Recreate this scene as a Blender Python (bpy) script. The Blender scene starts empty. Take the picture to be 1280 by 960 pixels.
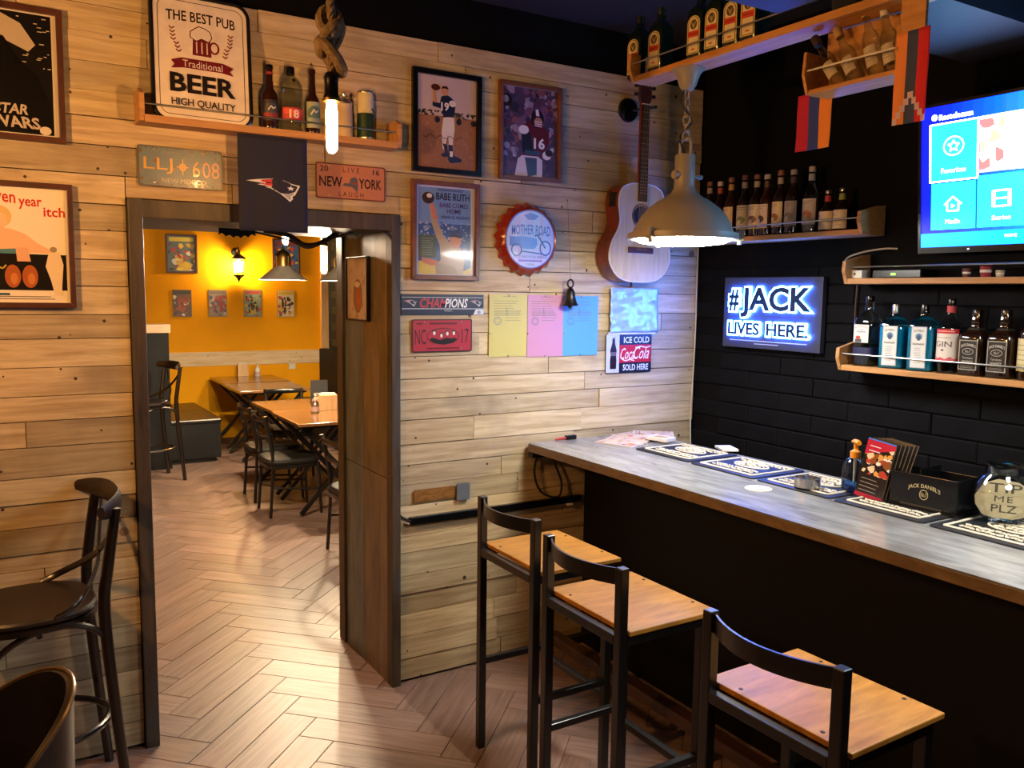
import bpy, bmesh, math, random
from mathutils import Vector, Matrix
random.seed(7)
SC = bpy.context.scene
COL = SC.collection
PI = math.pi
R = math.radians

# ------------------------------------------------------------------ camera, world, exposure
F_PX = 1055.0
YAW, PITCH, ROLL = R(31.2), R(-6.15), R(-0.74)
CAM = Vector((-3.261, -3.450, 1.800))
_f = Vector((math.sin(YAW)*math.cos(PITCH), math.cos(YAW)*math.cos(PITCH), math.sin(PITCH)))
_r = Vector((math.cos(YAW), -math.sin(YAW), 0))
_d = _f.cross(_r)
_r2 = math.cos(ROLL)*_r + math.sin(ROLL)*_d
_d2 = -math.sin(ROLL)*_r + math.cos(ROLL)*_d
cd = bpy.data.cameras.new('camera'); cam = bpy.data.objects.new('camera', cd); COL.objects.link(cam)
cd.sensor_width = 36.0; cd.lens = F_PX/1280*36; cd.clip_start = 0.05
up, bk = -_d2, -_f
cam.matrix_world = Matrix(((_r2.x, up.x, bk.x, CAM.x), (_r2.y, up.y, bk.y, CAM.y), (_r2.z, up.z, bk.z, CAM.z), (0, 0, 0, 1)))
SC.camera = cam
w = bpy.data.worlds.new('world'); SC.world = w; w.use_nodes = True
w.node_tree.nodes['Background'].inputs[0].default_value = (0.5, 0.6, 0.9, 1)
w.node_tree.nodes['Background'].inputs[1].default_value = 0.0
vs = SC.view_settings
vs.view_transform = 'Standard'; vs.look = 'None'; vs.gamma = 1.0; vs.use_curve_mapping = False
vs.exposure = 0.55
# lamp strengths (emission of the lit glass / filament of each kind of lamp)
S_TUBE = 300.0      # bare tube bulbs on rope, front room
S_TUBE_LEFT = 1600.0
S_TUBE_BACK = 1600.0
S_DOME = 52.0       # big grey dome pendants over the bar
S_CONE = 1300.0       # cone pendants in the back room
S_SCONCE = 420.0
S_TV = 7.0
S_SIGN = 85.0

# ------------------------------------------------------------------ measuring: pixel of the 1280x960 photograph -> point on a plane of the room
def ray(x, y): return _r2*((x-640)/F_PX) + _d2*((y-480)/F_PX) + _f
def pw(x, y, Y=0.0): v = ray(x, y); return CAM + v*((Y-CAM.y)/v.y)
def bw(x, y, X=0.0): v = ray(x, y); return CAM + v*((X-CAM.x)/v.x)
def fl(x, y, Z=0.0): v = ray(x, y); return CAM + v*((Z-CAM.z)/v.z)

# ------------------------------------------------------------------ colour + materials
def lin(c):
    return c/12.92 if c <= 0.04045 else ((c+0.055)/1.055)**2.4
def hx(h):
    h = h.lstrip('#'); return tuple(lin(int(h[i:i+2], 16)/255) for i in (0, 2, 4))
MATS = {}
def newmat(name):
    m = bpy.data.materials.new(name); m.use_nodes = True
    nt = m.node_tree; b = nt.nodes['Principled BSDF']
    MATS[name] = m
    return m, nt, b
def simple(name, col, rough=0.5, metal=0.0, var=0.12, scale=14, bump=0.0, spec=None, coat=0.0):
    """principled surface with a faint procedural mottling of its colour"""
    if name in MATS: return MATS[name]
    if isinstance(col, str): col = hx(col)
    m, nt, b = newmat(name)
    tc = nt.nodes.new('ShaderNodeTexCoord'); n = nt.nodes.new('ShaderNodeTexNoise')
    n.inputs['Scale'].default_value = scale; n.inputs['Detail'].default_value = 5
    nt.links.new(tc.outputs['Object'], n.inputs['Vector'])
    r = nt.nodes.new('ShaderNodeValToRGB')
    lo = tuple(max(0, c*(1-var)) for c in col); hi = tuple(min(1, c*(1+var)) for c in col)
    r.color_ramp.elements[0].position = 0.3; r.color_ramp.elements[0].color = (*lo, 1)
    r.color_ramp.elements[1].position = 0.7; r.color_ramp.elements[1].color = (*hi, 1)
    nt.links.new(n.outputs['Fac'], r.inputs['Fac']); nt.links.new(r.outputs['Color'], b.inputs['Base Color'])
    b.inputs['Roughness'].default_value = rough; b.inputs['Metallic'].default_value = metal
    if spec is not None: b.inputs['Specular IOR Level'].default_value = spec
    if coat: b.inputs['Coat Weight'].default_value = coat; b.inputs['Coat Roughness'].default_value = 0.15
    if bump:
        bp = nt.nodes.new('ShaderNodeBump'); bp.inputs['Strength'].default_value = bump; bp.inputs['Distance'].default_value = 0.004
        nt.links.new(n.outputs['Fac'], bp.inputs['Height']); nt.links.new(bp.outputs['Normal'], b.inputs['Normal'])
    return m
def emit(name, col, s):
    if name in MATS: return MATS[name]
    if isinstance(col, str): col = hx(col)
    m, nt, b = newmat(name)
    b.inputs['Base Color'].default_value = (*col, 1)
    b.inputs['Emission Color'].default_value = (*col, 1); b.inputs['Emission Strength'].default_value = s
    return m
def attr_mat(name, rough=0.5, emission=0.0, coat=0.0, metal=0.0):
    """printed sheet / painted tin / screen: flat colours stored on the mesh"""
    m, nt, b = newmat(name)
    a = nt.nodes.new('ShaderNodeAttribute'); a.attribute_name = 'Col'
    if emission:
        b.inputs['Base Color'].default_value = (0, 0, 0, 1)
        nt.links.new(a.outputs['Color'], b.inputs['Emission Color']); b.inputs['Emission Strength'].default_value = emission
    else:
        nt.links.new(a.outputs['Color'], b.inputs['Base Color'])
    b.inputs['Roughness'].default_value = rough; b.inputs['Metallic'].default_value = metal
    if coat: b.inputs['Coat Weight'].default_value = coat; b.inputs['Coat Roughness'].default_value = 0.08
    return m
def glass(name, tint, gloss=0.06, rough=0.02):
    """thin bottle glass: tinted see-through with a clear reflection"""
    if name in MATS: return MATS[name]
    if isinstance(tint, str): tint = hx(tint)
    m = bpy.data.materials.new(name); m.use_nodes = True; nt = m.node_tree; nt.nodes.clear(); MATS[name] = m
    o = nt.nodes.new('ShaderNodeOutputMaterial'); t = nt.nodes.new('ShaderNodeBsdfTransparent'); g = nt.nodes.new('ShaderNodeBsdfGlossy')
    mx = nt.nodes.new('ShaderNodeMixShader'); fr = nt.nodes.new('ShaderNodeLayerWeight'); fr.inputs['Blend'].default_value = 0.25
    mt = nt.nodes.new('ShaderNodeMath'); mt.operation = 'MULTIPLY_ADD'; mt.inputs[1].default_value = 0.4; mt.inputs[2].default_value = gloss
    t.inputs[0].default_value = (*tint, 1); g.inputs['Roughness'].default_value = rough
    nt.links.new(fr.outputs['Fresnel'], mt.inputs[0]); nt.links.new(mt.outputs[0], mx.inputs[0])
    nt.links.new(t.outputs[0], mx.inputs[1]); nt.links.new(g.outputs[0], mx.inputs[2]); nt.links.new(mx.outputs[0], o.inputs[0])
    return m
def wood(name, c_lo, c_hi, stretch=(1.0, 1.0, 20.0), scale=5.0, rough=0.6, tint=False, nails=False, bump=0.25, stain=None, coat=0.0, spec=0.5):
    if isinstance(c_lo, str): c_lo = hx(c_lo)
    if isinstance(c_hi, str): c_hi = hx(c_hi)
    m, nt, b = newmat(name); L = nt.links.new; N = nt.nodes.new
    tc = N('ShaderNodeTexCoord'); oi = N('ShaderNodeObjectInfo')
    mul = N('ShaderNodeMath'); mul.operation = 'MULTIPLY'; mul.inputs[1].default_value = 37.0; L(oi.outputs['Random'], mul.inputs[0])
    ad = N('ShaderNodeVectorMath'); ad.operation = 'ADD'; L(tc.outputs['Object'], ad.inputs[0]); L(mul.outputs[0], ad.inputs[1])
    mp = N('ShaderNodeMapping'); mp.inputs['Scale'].default_value = stretch; L(ad.outputs[0], mp.inputs['Vector'])
    n = N('ShaderNodeTexNoise'); n.inputs['Scale'].default_value = scale; n.inputs['Detail'].default_value = 7; n.inputs['Roughness'].default_value = 0.62; n.inputs['Distortion'].default_value = 0.6
    L(mp.outputs[0], n.inputs['Vector'])
    r = N('ShaderNodeValToRGB'); r.color_ramp.elements[0].position = 0.28; r.color_ramp.elements[0].color = (*c_lo, 1)
    r.color_ramp.elements[1].position = 0.66; r.color_ramp.elements[1].color = (*c_hi, 1); L(n.outputs['Fac'], r.inputs['Fac'])
    cur = r.outputs['Color']
    def mixin(a, bcol, fac, mode='MIX'):
        x = N('ShaderNodeMix'); x.data_type = 'RGBA'; x.blend_type = mode
        if isinstance(fac, float): x.inputs[0].default_value = fac
        else: L(fac, x.inputs[0])
        L(a, x.inputs[6])
        if isinstance(bcol, tuple): x.inputs[7].default_value = (*bcol, 1)
        else: L(bcol, x.inputs[7])
        return x.outputs[2]
    if stain:
        n2 = N('ShaderNodeTexNoise'); n2.inputs['Scale'].default_value = 2.6; n2.inputs['Detail'].default_value = 6; L(ad.outputs[0], n2.inputs['Vector'])
        r2 = N('ShaderNodeValToRGB'); r2.color_ramp.elements[0].position = 0.56; r2.color_ramp.elements[0].color = (0, 0, 0, 1); r2.color_ramp.elements[1].position = 0.74; r2.color_ramp.elements[1].color = (0.75, 0.75, 0.75, 1)
        L(n2.outputs['Fac'], r2.inputs['Fac']); cur = mixin(cur, stain, r2.outputs['Color'])
    if tint: cur = mixin(cur, oi.outputs['Color'], 1.0, 'MULTIPLY')
    if nails:
        for sc, th, c in ((12.0, 0.07, (0.035, 0.022, 0.013)), (4.5, 0.045, (0.04, 0.026, 0.015)), (2.3, 0.055, (0.2, 0.11, 0.055))):
            v = N('ShaderNodeTexVoronoi'); v.inputs['Scale'].default_value = sc; L(ad.outputs[0], v.inputs['Vector'])
            lt = N('ShaderNodeMath'); lt.operation = 'LESS_THAN'; lt.inputs[1].default_value = th; L(v.outputs['Distance'], lt.inputs[0])
            cur = mixin(cur, c, lt.outputs[0])
    L(cur, b.inputs['Base Color'])
    b.inputs['Roughness'].default_value = rough; b.inputs['Specular IOR Level'].default_value = spec
    if coat: b.inputs['Coat Weight'].default_value = coat; b.inputs['Coat Roughness'].default_value = 0.2
    if bump:
        bp = N('ShaderNodeBump'); bp.inputs['Strength'].default_value = bump; bp.inputs['Distance'].default_value = 0.003
        L(n.outputs['Fac'], bp.inputs['Height']); L(bp.outputs['Normal'], b.inputs['Normal'])
    return m

M_PLANK = wood('pallet_pine', '#9a835f', '#c9b792', (0.9, 1, 13), 3.2, 0.62, tint=True, nails=True, stain=hx('#7f7058'))
M_TILE = wood('wood_look_tile', '#6c5349', '#957a6e', (1.0, 14, 1), 3.0, 0.38, tint=True, bump=0.12)
M_GROUT = simple('grout', '#5e463c', 0.9)
M_BLACKWALL = simple('black_wall_paint', '#08080b', 0.75, var=0.25, scale=6, bump=0.3, spec=0.1)
M_BRICK = simple('black_painted_brick', '#0a0b0f', 0.75, var=0.35, scale=9, bump=0.8, spec=0.1)
M_CEIL = simple('dark_ceiling_paint', '#1c1c1f', 0.7, var=0.15, scale=3)
M_SOFFIT = simple('soffit_paint', '#303036', 0.6, var=0.1, scale=3)
M_ROOMDARK = simple('dark_brown_wall_paint', '#33241a', 0.7)
M_YELLOW = simple('yellow_wall_paint', '#eda206', 0.65, var=0.05, scale=2.5, spec=0.15)
M_OLD = wood('old_dark_wood', '#231b14', '#4d3f2f', (8, 8, 0.8), 3.5, 0.5, bump=0.4, stain=hx('#3f4348'))
M_RUST = wood('rusty_board', '#453f3a', '#80766c', (4, 4, 1.0), 3.0, 0.34, bump=0.4, tint=True, stain=hx('#6d6e72'))
M_BLACKMETAL = simple('black_powder_metal', '#0d0c0c', 0.33, 0.0, 0.1, coat=0.3)
M_BLACK = simple('matt_black', '#0c0b0b', 0.6)
M_BLACKGLOSS = simple('gloss_black_plastic', '#0a0a0b', 0.22)
M_STEEL = simple('brushed_steel', '#b9b7b2', 0.28, 1.0, 0.06)
M_CHROME = simple('chrome', '#d8d8da', 0.12, 1.0, 0.03)
M_BRASS = simple('aged_brass', '#8a6a3a', 0.35, 1.0, 0.15)
M_SHELFWOOD = wood('shelf_wood', '#a06a32', '#c9924f', (14, 1, 14), 3.0, 0.5)
M_SHELFWOODX = wood('shelf_wood_long_x', '#97693a', '#c08d55', (1, 14, 14), 3.0, 0.55)
M_PLY = wood('varnished_plywood', '#8a581e', '#b88034', (1.5, 9, 1), 3.0, 0.45, bump=0.08, spec=0.3)
M_FRAME_BROWN = wood('brown_frame_wood', '#4e2a18', '#7a4526', (3, 3, 3), 4, 0.4, bump=0.1)
M_FRAME_DARK = wood('dark_frame_wood', '#3a1d12', '#552b19', (3, 3, 3), 4, 0.4, bump=0.1)
M_WHITEPLASTIC = simple('white_plastic', '#d8d4c8', 0.4)
M_PRINT = attr_mat('printed_paper', 0.45)
M_GLOSSPRINT = attr_mat('print_behind_glass', 0.25, coat=0.6)
M_TIN = attr_mat('printed_tin', 0.32, coat=0.3)
M_CLOTH = attr_mat('printed_cloth', 0.85)
M_SCREEN = attr_mat('screen_pixels', 0.3, emission=S_TV)
M_CLEAR = glass('clear_glass', '#e6ebea', 0.05)
M_BLUEGLASS = glass('blue_glass', '#8fdcec', 0.06)
M_GREENGLASS = simple('dark_green_glass', '#0b1a10', 0.12, coat=0.5)
M_BROWNGLASS = simple('brown_bottle_glass', '#2a1206', 0.12, coat=0.5)
M_AMBER = simple('dark_amber_bottle', '#1c0d06', 0.1, coat=0.5)

# ------------------------------------------------------------------ mesh helpers
class MB:
    def __init__(self): self.v = []; self.f = []; self.c = []
    def add(self, vs, fs, col=None):
        o = len(self.v); self.v += [tuple(p) for p in vs]
        for q in fs: self.f.append(tuple(i+o for i in q)); self.c.append(col)
        return self
    def box(self, x0, x1, y0, y1, z0, z1, col=None):
        return self.add([(x0,y0,z0),(x1,y0,z0),(x1,y1,z0),(x0,y1,z0),(x0,y0,z1),(x1,y0,z1),(x1,y1,z1),(x0,y1,z1)],
                        [(0,3,2,1),(4,5,6,7),(0,1,5,4),(1,2,6,5),(2,3,7,6),(3,0,4,7)], col)
    def bar(self, a, b, w, h=None, upv=(0, 0, 1), col=None):
        """square bar from a to b"""
        h = h or w; a = Vector(a); b = Vector(b); t = (b-a).normalized(); u = Vector(upv)
        if abs(t.dot(u)) > 0.98: u = Vector((1, 0, 0))
        s = t.cross(u).normalized(); u = s.cross(t)
        vs = []
        for p in (a, b):
            for i, j in ((-1,-1),(1,-1),(1,1),(-1,1)): vs.append(p + s*(i*w/2) + u*(j*h/2))
        return self.add(vs, [(3,2,1,0),(4,5,6,7),(0,1,5,4),(1,2,6,5),(2,3,7,6),(3,0,4,7)], col)
    def tube(self, pts, r, seg=8, col=None, closed=False, flat=1.0, upv=None):
        pts = [Vector(p) for p in pts]; n = len(pts)
        rs = r if isinstance(r, (list, tuple)) else [r]*n
        T = []
        for i in range(n):
            if closed: t = pts[(i+1) % n]-pts[i-1]
            else: t = pts[min(i+1, n-1)]-pts[max(i-1, 0)]
            T.append(t.normalized())
        u = Vector(upv) if upv else (Vector((0, 0, 1)) if abs(T[0].z) < 0.9 else Vector((1, 0, 0)))
        vs = []
        for i in range(n):
            s = T[i].cross(u)
            if s.length < 1e-5: s = T[i].orthogonal()
            s.normalize(); u = s.cross(T[i]).normalized()
            for k in range(seg):
                a = 2*PI*k/seg
                vs.append(pts[i] + s*(math.cos(a)*rs[i]*flat) + u*(math.sin(a)*rs[i]))
        fs = []
        m = n if closed else n-1
        for i in range(m):
            for k in range(seg):
                a = i*seg+k; b2 = i*seg+(k+1) % seg; c = ((i+1) % n)*seg+(k+1) % seg; d = ((i+1) % n)*seg+k
                fs.append((a, b2, c, d))
        if not closed:
            fs.append(tuple(range(seg))[::-1]); fs.append(tuple((n-1)*seg+k for k in range(seg)))
        return self.add(vs, fs, col)
    def loft(self, prof, seg=20, sq=None, c=(0, 0, 0), col=None, caps=True, ax=1.0, ay=1.0):
        """rings at heights: prof = [(radius, z)], sq = superellipse exponent (2 round, 6 square)"""
        vs = []; fs = []; n = len(prof)
        for (r, z) in prof:
            for k in range(seg):
                a = 2*PI*(k+0.5)/seg; ca, sa = math.cos(a), math.sin(a)
                if sq:
                    e = 2.0/sq; ca = math.copysign(abs(ca)**e, ca); sa = math.copysign(abs(sa)**e, sa)
                vs.append((c[0]+r*ca*ax, c[1]+r*sa*ay, c[2]+z))
        for i in range(n-1):
            for k in range(seg):
                fs.append((i*seg+k, i*seg+(k+1) % seg, (i+1)*seg+(k+1) % seg, (i+1)*seg+k))
        if caps:
            fs.append(tuple(range(seg))[::-1]); fs.append(tuple((n-1)*seg+k for k in range(seg)))
        return self.add(vs, fs, col)
    def prism(self, poly, y0, y1, col=None, axis='y'):
        """polygon in (x,z) pushed from y0 to y1 (axis y); axis z: polygon in (x,y)"""
        n = len(poly)
        if axis == 'y': vs = [(p[0], y0, p[1]) for p in poly]+[(p[0], y1, p[1]) for p in poly]
        elif axis == 'z': vs = [(p[0], p[1], y0) for p in poly]+[(p[0], p[1], y1) for p in poly]
        else: vs = [(y0, p[0], p[1]) for p in poly]+[(y1, p[0], p[1]) for p in poly]
        fs = [tuple(range(n)), tuple(range(2*n-1, n-1, -1))]+[(i, i+n, (i+1) % n+n, (i+1) % n) for i in range(n)]
        return self.add(vs, fs, col)
    def mesh(self, name, smooth=False, fix=True):
        me = bpy.data.meshes.new(name); me.from_pydata(self.v, [], self.f)
        if any(c is not None for c in self.c):
            at = me.color_attributes.new('Col', 'FLOAT_COLOR', 'CORNER')
            i = 0
            for p, c in zip(me.polygons, self.c):
                c = c or (0.5, 0.5, 0.5)
                for _ in range(p.loop_total): at.data[i].color = (*c, 1); i += 1
        if fix:
            bm = bmesh.new(); bm.from_mesh(me); bmesh.ops.recalc_face_normals(bm, faces=bm.faces[:]); bm.to_mesh(me); bm.free()
        if smooth:
            me.polygons.foreach_set('use_smooth', [True]*len(me.polygons)); me.set_sharp_from_angle(angle=R(38))
        me.update(); return me
    def build(self, name, mat, parent=None, smooth=False, bevel=0.0, fix=True):
        me = self.mesh(name, smooth, fix); me.materials.append(mat)
        return link(name, me, parent, bevel)
def link(name, me, parent=None, bevel=0.0):
    o = bpy.data.objects.new(name, me); COL.objects.link(o)
    if parent: o.parent = parent
    if bevel:
        md = o.modifiers.new('bevel', 'BEVEL'); md.width = bevel; md.segments = 2; md.limit_method = 'ANGLE'; md.angle_limit = R(40)
    return o
def tag(o, label, cat, group=None):
    o['label'] = label; o['category'] = cat
    if group: o['group'] = group
    return o
def thing(name, label, cat, loc=(0, 0, 0), rz=0.0, group=None, rot=None):
    o = bpy.data.objects.new(name, None); COL.objects.link(o); o.empty_display_size = 0.05
    o.location = loc; o.rotation_euler = rot or (0, 0, rz)
    return tag(o, label, cat, group)
def struct(name, mb, mat, parent=None, **k):
    o = mb.build(name, mat, parent, **k); o['kind'] = 'structure'; return o
def copy_tree(o, parent=None):
    c = o.copy(); COL.objects.link(c); c.parent = parent
    for ch in list(o.children): copy_tree(ch, c)
    return c
def part(name, parent, mat, fn, smooth=False, bevel=0.0):
    m = MB(); fn(m); return m.build(name, mat, parent, smooth, bevel)
def arc(cx, cz, r, a0, a1, n):
    return [(cx+r*math.cos(R(a0+(a1-a0)*i/n)), cz+r*math.sin(R(a0+(a1-a0)*i/n))) for i in range(n+1)]
def spline(pts, n=6):
    """smooth curve through points"""
    P = [Vector(p) for p in pts]; out = []
    for i in range(len(P)-1):
        p0 = P[max(i-1, 0)]; p1 = P[i]; p2 = P[i+1]; p3 = P[min(i+2, len(P)-1)]
        for k in range(n):
            t = k/n
            out.append(0.5*((2*p1)+(p2-p0)*t+(2*p0-5*p1+4*p2-p3)*t*t+(3*p1-p0-3*p2+p3)*t**3))
    out.append(P[-1]); return out

# ------------------------------------------------------------------ flat print (lettering, pictures): local x right, z up, front is -y
_txt = {}
def text2d(s, bold=0.0, shear=0.0, res=2):
    key = (s, bold, shear, res)
    if key in _txt: return _txt[key]
    cu = bpy.data.curves.new('lettering', 'FONT'); cu.body = s; cu.fill_mode = 'FRONT'; cu.resolution_u = res
    cu.offset = bold; cu.shear = shear
    ob = bpy.data.objects.new('lettering', cu)
    me = bpy.data.meshes.new_from_object(ob)
    vs = [(v.co.x, v.co.y) for v in me.vertices]; fs = [tuple(p.vertices) for p in me.polygons]
    bpy.data.objects.remove(ob); bpy.data.meshes.remove(me); bpy.data.curves.remove(cu)
    if vs:
        x0 = min(v[0] for v in vs); x1 = max(v[0] for v in vs); y0 = min(v[1] for v in vs); y1 = max(v[1] for v in vs)
        vs = [((a-x0)/max(x1-x0, 1e-6), (b-y0)/max(y1-y0, 1e-6)) for a, b in vs]
    _txt[key] = (vs, fs); return vs, fs
class Print:
    """a printed rectangle w x h; u,v in 0..1 with v measured down from the top edge"""
    def __init__(self, w, h, y=0.0, step=0.00025): self.w = w; self.h = h; self.m = MB(); self.y = y; self.k = 0; self.step = step
    def P(self, u, v): return ((u-0.5)*self.w, self.y-self.k*self.step, (0.5-v)*self.h)
    def poly(self, pts, col):
        if isinstance(col, str): col = hx(col)
        self.m.add([self.P(*p) for p in pts], [tuple(range(len(pts)))], col); return self
    def up(self): self.k += 1; return self
    def rect(self, u0, v0, u1, v1, col): return self.up().poly([(u0, v0), (u0, v1), (u1, v1), (u1, v0)], col)
    def shape(self, pts, col): return self.up().poly(pts, col)
    def ell(self, cu, cv, ru, rv, col, n=24): return self.up().poly([(cu+ru*math.cos(2*PI*i/n), cv-rv*math.sin(2*PI*i/n)) for i in range(n)], col)
    def ring(self, cu, cv, ru, rv, t, col, n=28, a0=0, a1=360):
        self.up(); c = hx(col) if isinstance(col, str) else col; pts = []
        for i in range(n+1):
            a = R(a0+(a1-a0)*i/n); pts += [self.P(cu+ru*math.cos(a), cv-rv*math.sin(a)), self.P(cu+(ru-t*self.h/self.w)*math.cos(a), cv-(rv-t)*math.sin(a))]
        self.m.add(pts, [(2*i, 2*i+1, 2*i+3, 2*i+2) for i in range(n)], c); return self
    def line(self, pts, t, col):
        self.up(); c = hx(col) if isinstance(col, str) else col
        for (a, b) in zip(pts[:-1], pts[1:]):
            A = Vector(self.P(*a)); B = Vector(self.P(*b)); d = (B-A)
            if d.length < 1e-6: continue
            s = Vector((d.z, 0, -d.x)).normalized()*(t*self.h/2)
            self.m.add([A+s, A-s, B-s, B+s], [(0, 1, 2, 3)], c)
        return self
    def text(self, s, u0, v0, u1, v1, col, bold=0.0, shear=0.0, bend=0.0, slant=0.0):
        """lettering stretched to the box u0..u1, v0..v1; bend arches it, slant raises the right end"""
        self.up(); c = hx(col) if isinstance(col, str) else col
        vs, fs = text2d(s, bold, shear)
        out = []
        for a, b in vs:
            u = u0+(u1-u0)*a; v = v1-(v1-v0)*b+bend*(2*a-1)**2-slant*a
            out.append(self.P(u, v))
        self.m.add(out, fs, c); return self
    def lines(self, u0, u1, v0, v1, n, col, t=0.006, ragged=0.25):
        """rows of print too small to read"""
        for i in range(n):
            v = v0+(v1-v0)*(i/max(1, n-1)); e = u1-(u1-u0)*ragged*random.random()
            self.rect(u0, v-t/2, e, v+t/2, col); self.k -= 1
        self.k += 1
        return self
    def specks(self, u0, v0, u1, v1, n, cols, r0, r1):
        self.up()
        for i in range(n):
            cu = random.uniform(u0, u1); cv = random.uniform(v0, v1); r = random.uniform(r0, r1); q = random.randint(5, 8); ph = random.random()*6
            pts = []
            for j in range(q):
                a = ph+2*PI*j/q; rr = r*random.uniform(0.6, 1.2)
                pts.append((min(max(cu+rr*math.cos(a)*self.h/self.w, u0), u1), min(max(cv-rr*math.sin(a), v0), v1)))
            self.k += 0.02; self.poly(pts, random.choice(cols))
        return self
    def build(self, name, mat, parent): return self.m.build(name, mat, parent, fix=False)
# ================================================================== STRUCTURE
CEIL = 3.10; DL, DR = -2.795, -1.805; DTOP = 2.06; WALL_T = 0.62     # door opening between rooms
XL, YF = -5.3, -5.6                                                   # far left wall, wall behind the camera
YB = 7.05; XR2 = 0.30; XL2 = -4.4                                     # back room
# --- floor with herringbone tiles
floor = struct('floor', MB().box(XL, 0.25, YF, YB+0.1, -0.12, -0.004), M_GROUT)
TW, TL = 0.154, 0.604
def tile_mesh():
    m = MB(); g = 0.0013; L, W = TL/2-g, TW/2-g; e = 0.0014
    m.add([(-L,-W,-0.01),(L,-W,-0.01),(L,W,-0.01),(-L,W,-0.01),(-L,-W,-e),(L,-W,-e),(L,W,-e),(-L,W,-e),(-L+e,-W+e,0),(L-e,-W+e,0),(L-e,W-e,0),(-L+e,W-e,0)],
          [(0,1,5,4),(1,2,6,5),(2,3,7,6),(3,0,4,7),(4,5,9,8),(5,6,10,9),(6,7,11,10),(7,4,8,11),(8,9,10,11)])
    me = m.mesh('floor_tile'); me.materials.append(M_TILE); return me
TM = tile_mesh()
s2 = math.sqrt(0.5)
x0, y0 = -2.19-TL*s2, 0.32-TL*s2        # tip of one tile seen on the floor
tiles = []
for j in range(-9, 12):
    for k in range(-60, 80):
        for typ in (0, 1):
            if typ == 0: u, v = k*TW+TL/2+j*TL, k*TW+TW/2-j*TL; a = 45
            else: u, v = k*TW+TL+TW/2+j*TL, (k+1)*TW-TL/2-j*TL; a = 135
            x = (u-v)*s2+x0; y = (u+v)*s2+y0
            if XL+0.3 < x < -0.2 and YF+0.3 < y < YB-0.25: 
                tiles.append((x, y, a))
def in_view(x, y):
    d = Vector((x, y, 0))-CAM; z = d.dot(_f)
    if z < 0.3: return False
    px = 640+F_PX*d.dot(_r2)/z; py = 480+F_PX*d.dot(_d2)/z
    if not (-60 < px < 1000 and py < 1080): return False
    if y > 0.3:                                   # seen only through the doorway
        t = (0.0-CAM.y)/(y-CAM.y); xx = CAM.x+(x-CAM.x)*t
        return DL-0.2 < xx < DR+0.25
    if x > -0.9: return False
    return True
vis = sorted([t for t in tiles if in_view(t[0], t[1])], key=lambda t: (t[0]-CAM.x)**2+(t[1]-CAM.y)**2)
keep = set(vis[:295])
rest = MB()
for t in tiles:
    rt = random.Random(int(t[0]*977)+int(t[1]*1931))
    if t in keep:
        o = bpy.data.objects.new('floor_tile', TM); COL.objects.link(o); o.parent = floor
        o.location = (t[0], t[1], rt.uniform(-0.0004, 0.0004)); o.rotation_euler = (0, 0, R(t[2]))
        q = rt.uniform(0.82, 1.16); o.color = (q*rt.uniform(0.97, 1.03), q, q*rt.uniform(0.96, 1.04), 1)
    else:
        c, s = math.cos(R(t[2])), math.sin(R(t[2])); L, W = TL/2-0.0018, TW/2-0.0018
        rest.add([(t[0]+c*a-s*b, t[1]+s*a+c*b, 0.0) for a, b in ((-L,-W),(L,-W),(L,W),(-L,W))], [(0, 1, 2, 3)])
rt = rest.build('floor_tile_field', M_TILE, floor); rt['kind'] = 'stuff'; rt.color = (1, 1, 1, 1)

# --- ceiling, soffit and beam
struct('ceiling', MB().box(XL-0.1, 0.3, YF-0.1, YB+0.2, CEIL, CEIL+0.1), M_CEIL)
sc_ = fl(972, 17, 2.712)
struct('trim_1', MB().box(XL, sc_.x, YF, sc_.y, 2.712, CEIL-0.001), M_SOFFIT)            # dropped soffit over the seating
struct('trim_2', MB().box(-0.80, 0.004, -1.83, sc_.y, 2.712, CEIL-0.001), M_SOFFIT)  # beam meeting the black wall
# --- walls of the bar room
struct('wall_left', MB().box(XL-0.1, XL, YF, 0.6, 0, CEIL), M_ROOMDARK)
struct('wall_front', MB().box(XL, 0.2, YF-0.1, YF, 0, CEIL), M_ROOMDARK)
wb = struct('wall_back', MB().box(XL, DL-0.03, 0.022, WALL_T, 0, CEIL).box(DR+0.03, 0.22, 0.022, WALL_T, 0, CEIL).box(DL-0.031, DR+0.031, 0.022, WALL_T, DTOP+0.03, CEIL), M_BLACKWALL)
# reclaimed planks, one by one
rows = [2.885, 2.80, 2.705, 2.603, 2.502, 2.412, 2.312, 2.208, 2.103, 2.008, 1.903, 1.805, 1.702, 1.615, 1.512, 1.410, 1.319, 1.225, 1.114, 1.020, 0.930, 0.835, 0.775, 0.690, 0.615, 0.505, 0.420, 0.321, 0.220, 0.112, 0.012]
pr = random.Random(5)
def plank(xa, xb, z1, z0):
    g = pr.choice((0.0010, 0.0014, 0.0022)); d = pr.uniform(-0.006, 0.003)
    tl = pr.uniform(-0.002, 0.002)
    m = MB(); y0, y1 = d, 0.024
    m.add([(xa+g,y0,z0+g),(xb-g,y0+tl,z0+g),(xb-g,y1,z0+g),(xa+g,y1,z0+g),(xa+g,y0,z1-g),(xb-g,y0+tl,z1-g),(xb-g,y1,z1-g),(xa+g,y1,z1-g)],
          [(0,1,2,3),(4,7,6,5),(0,4,5,1),(1,5,6,2),(2,6,7,3),(3,7,4,0)])
    o = m.build('plank', M_PLANK, wb, fix=False)
    q = pr.choice((0.9, 1.0, 1.0, 1.06, 1.1, 0.8, 0.72)); k = pr.uniform(-1, 1)
    o.color = (q, q*(0.985+0.03*k), q*(0.96+0.06*k), 1)
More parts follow.
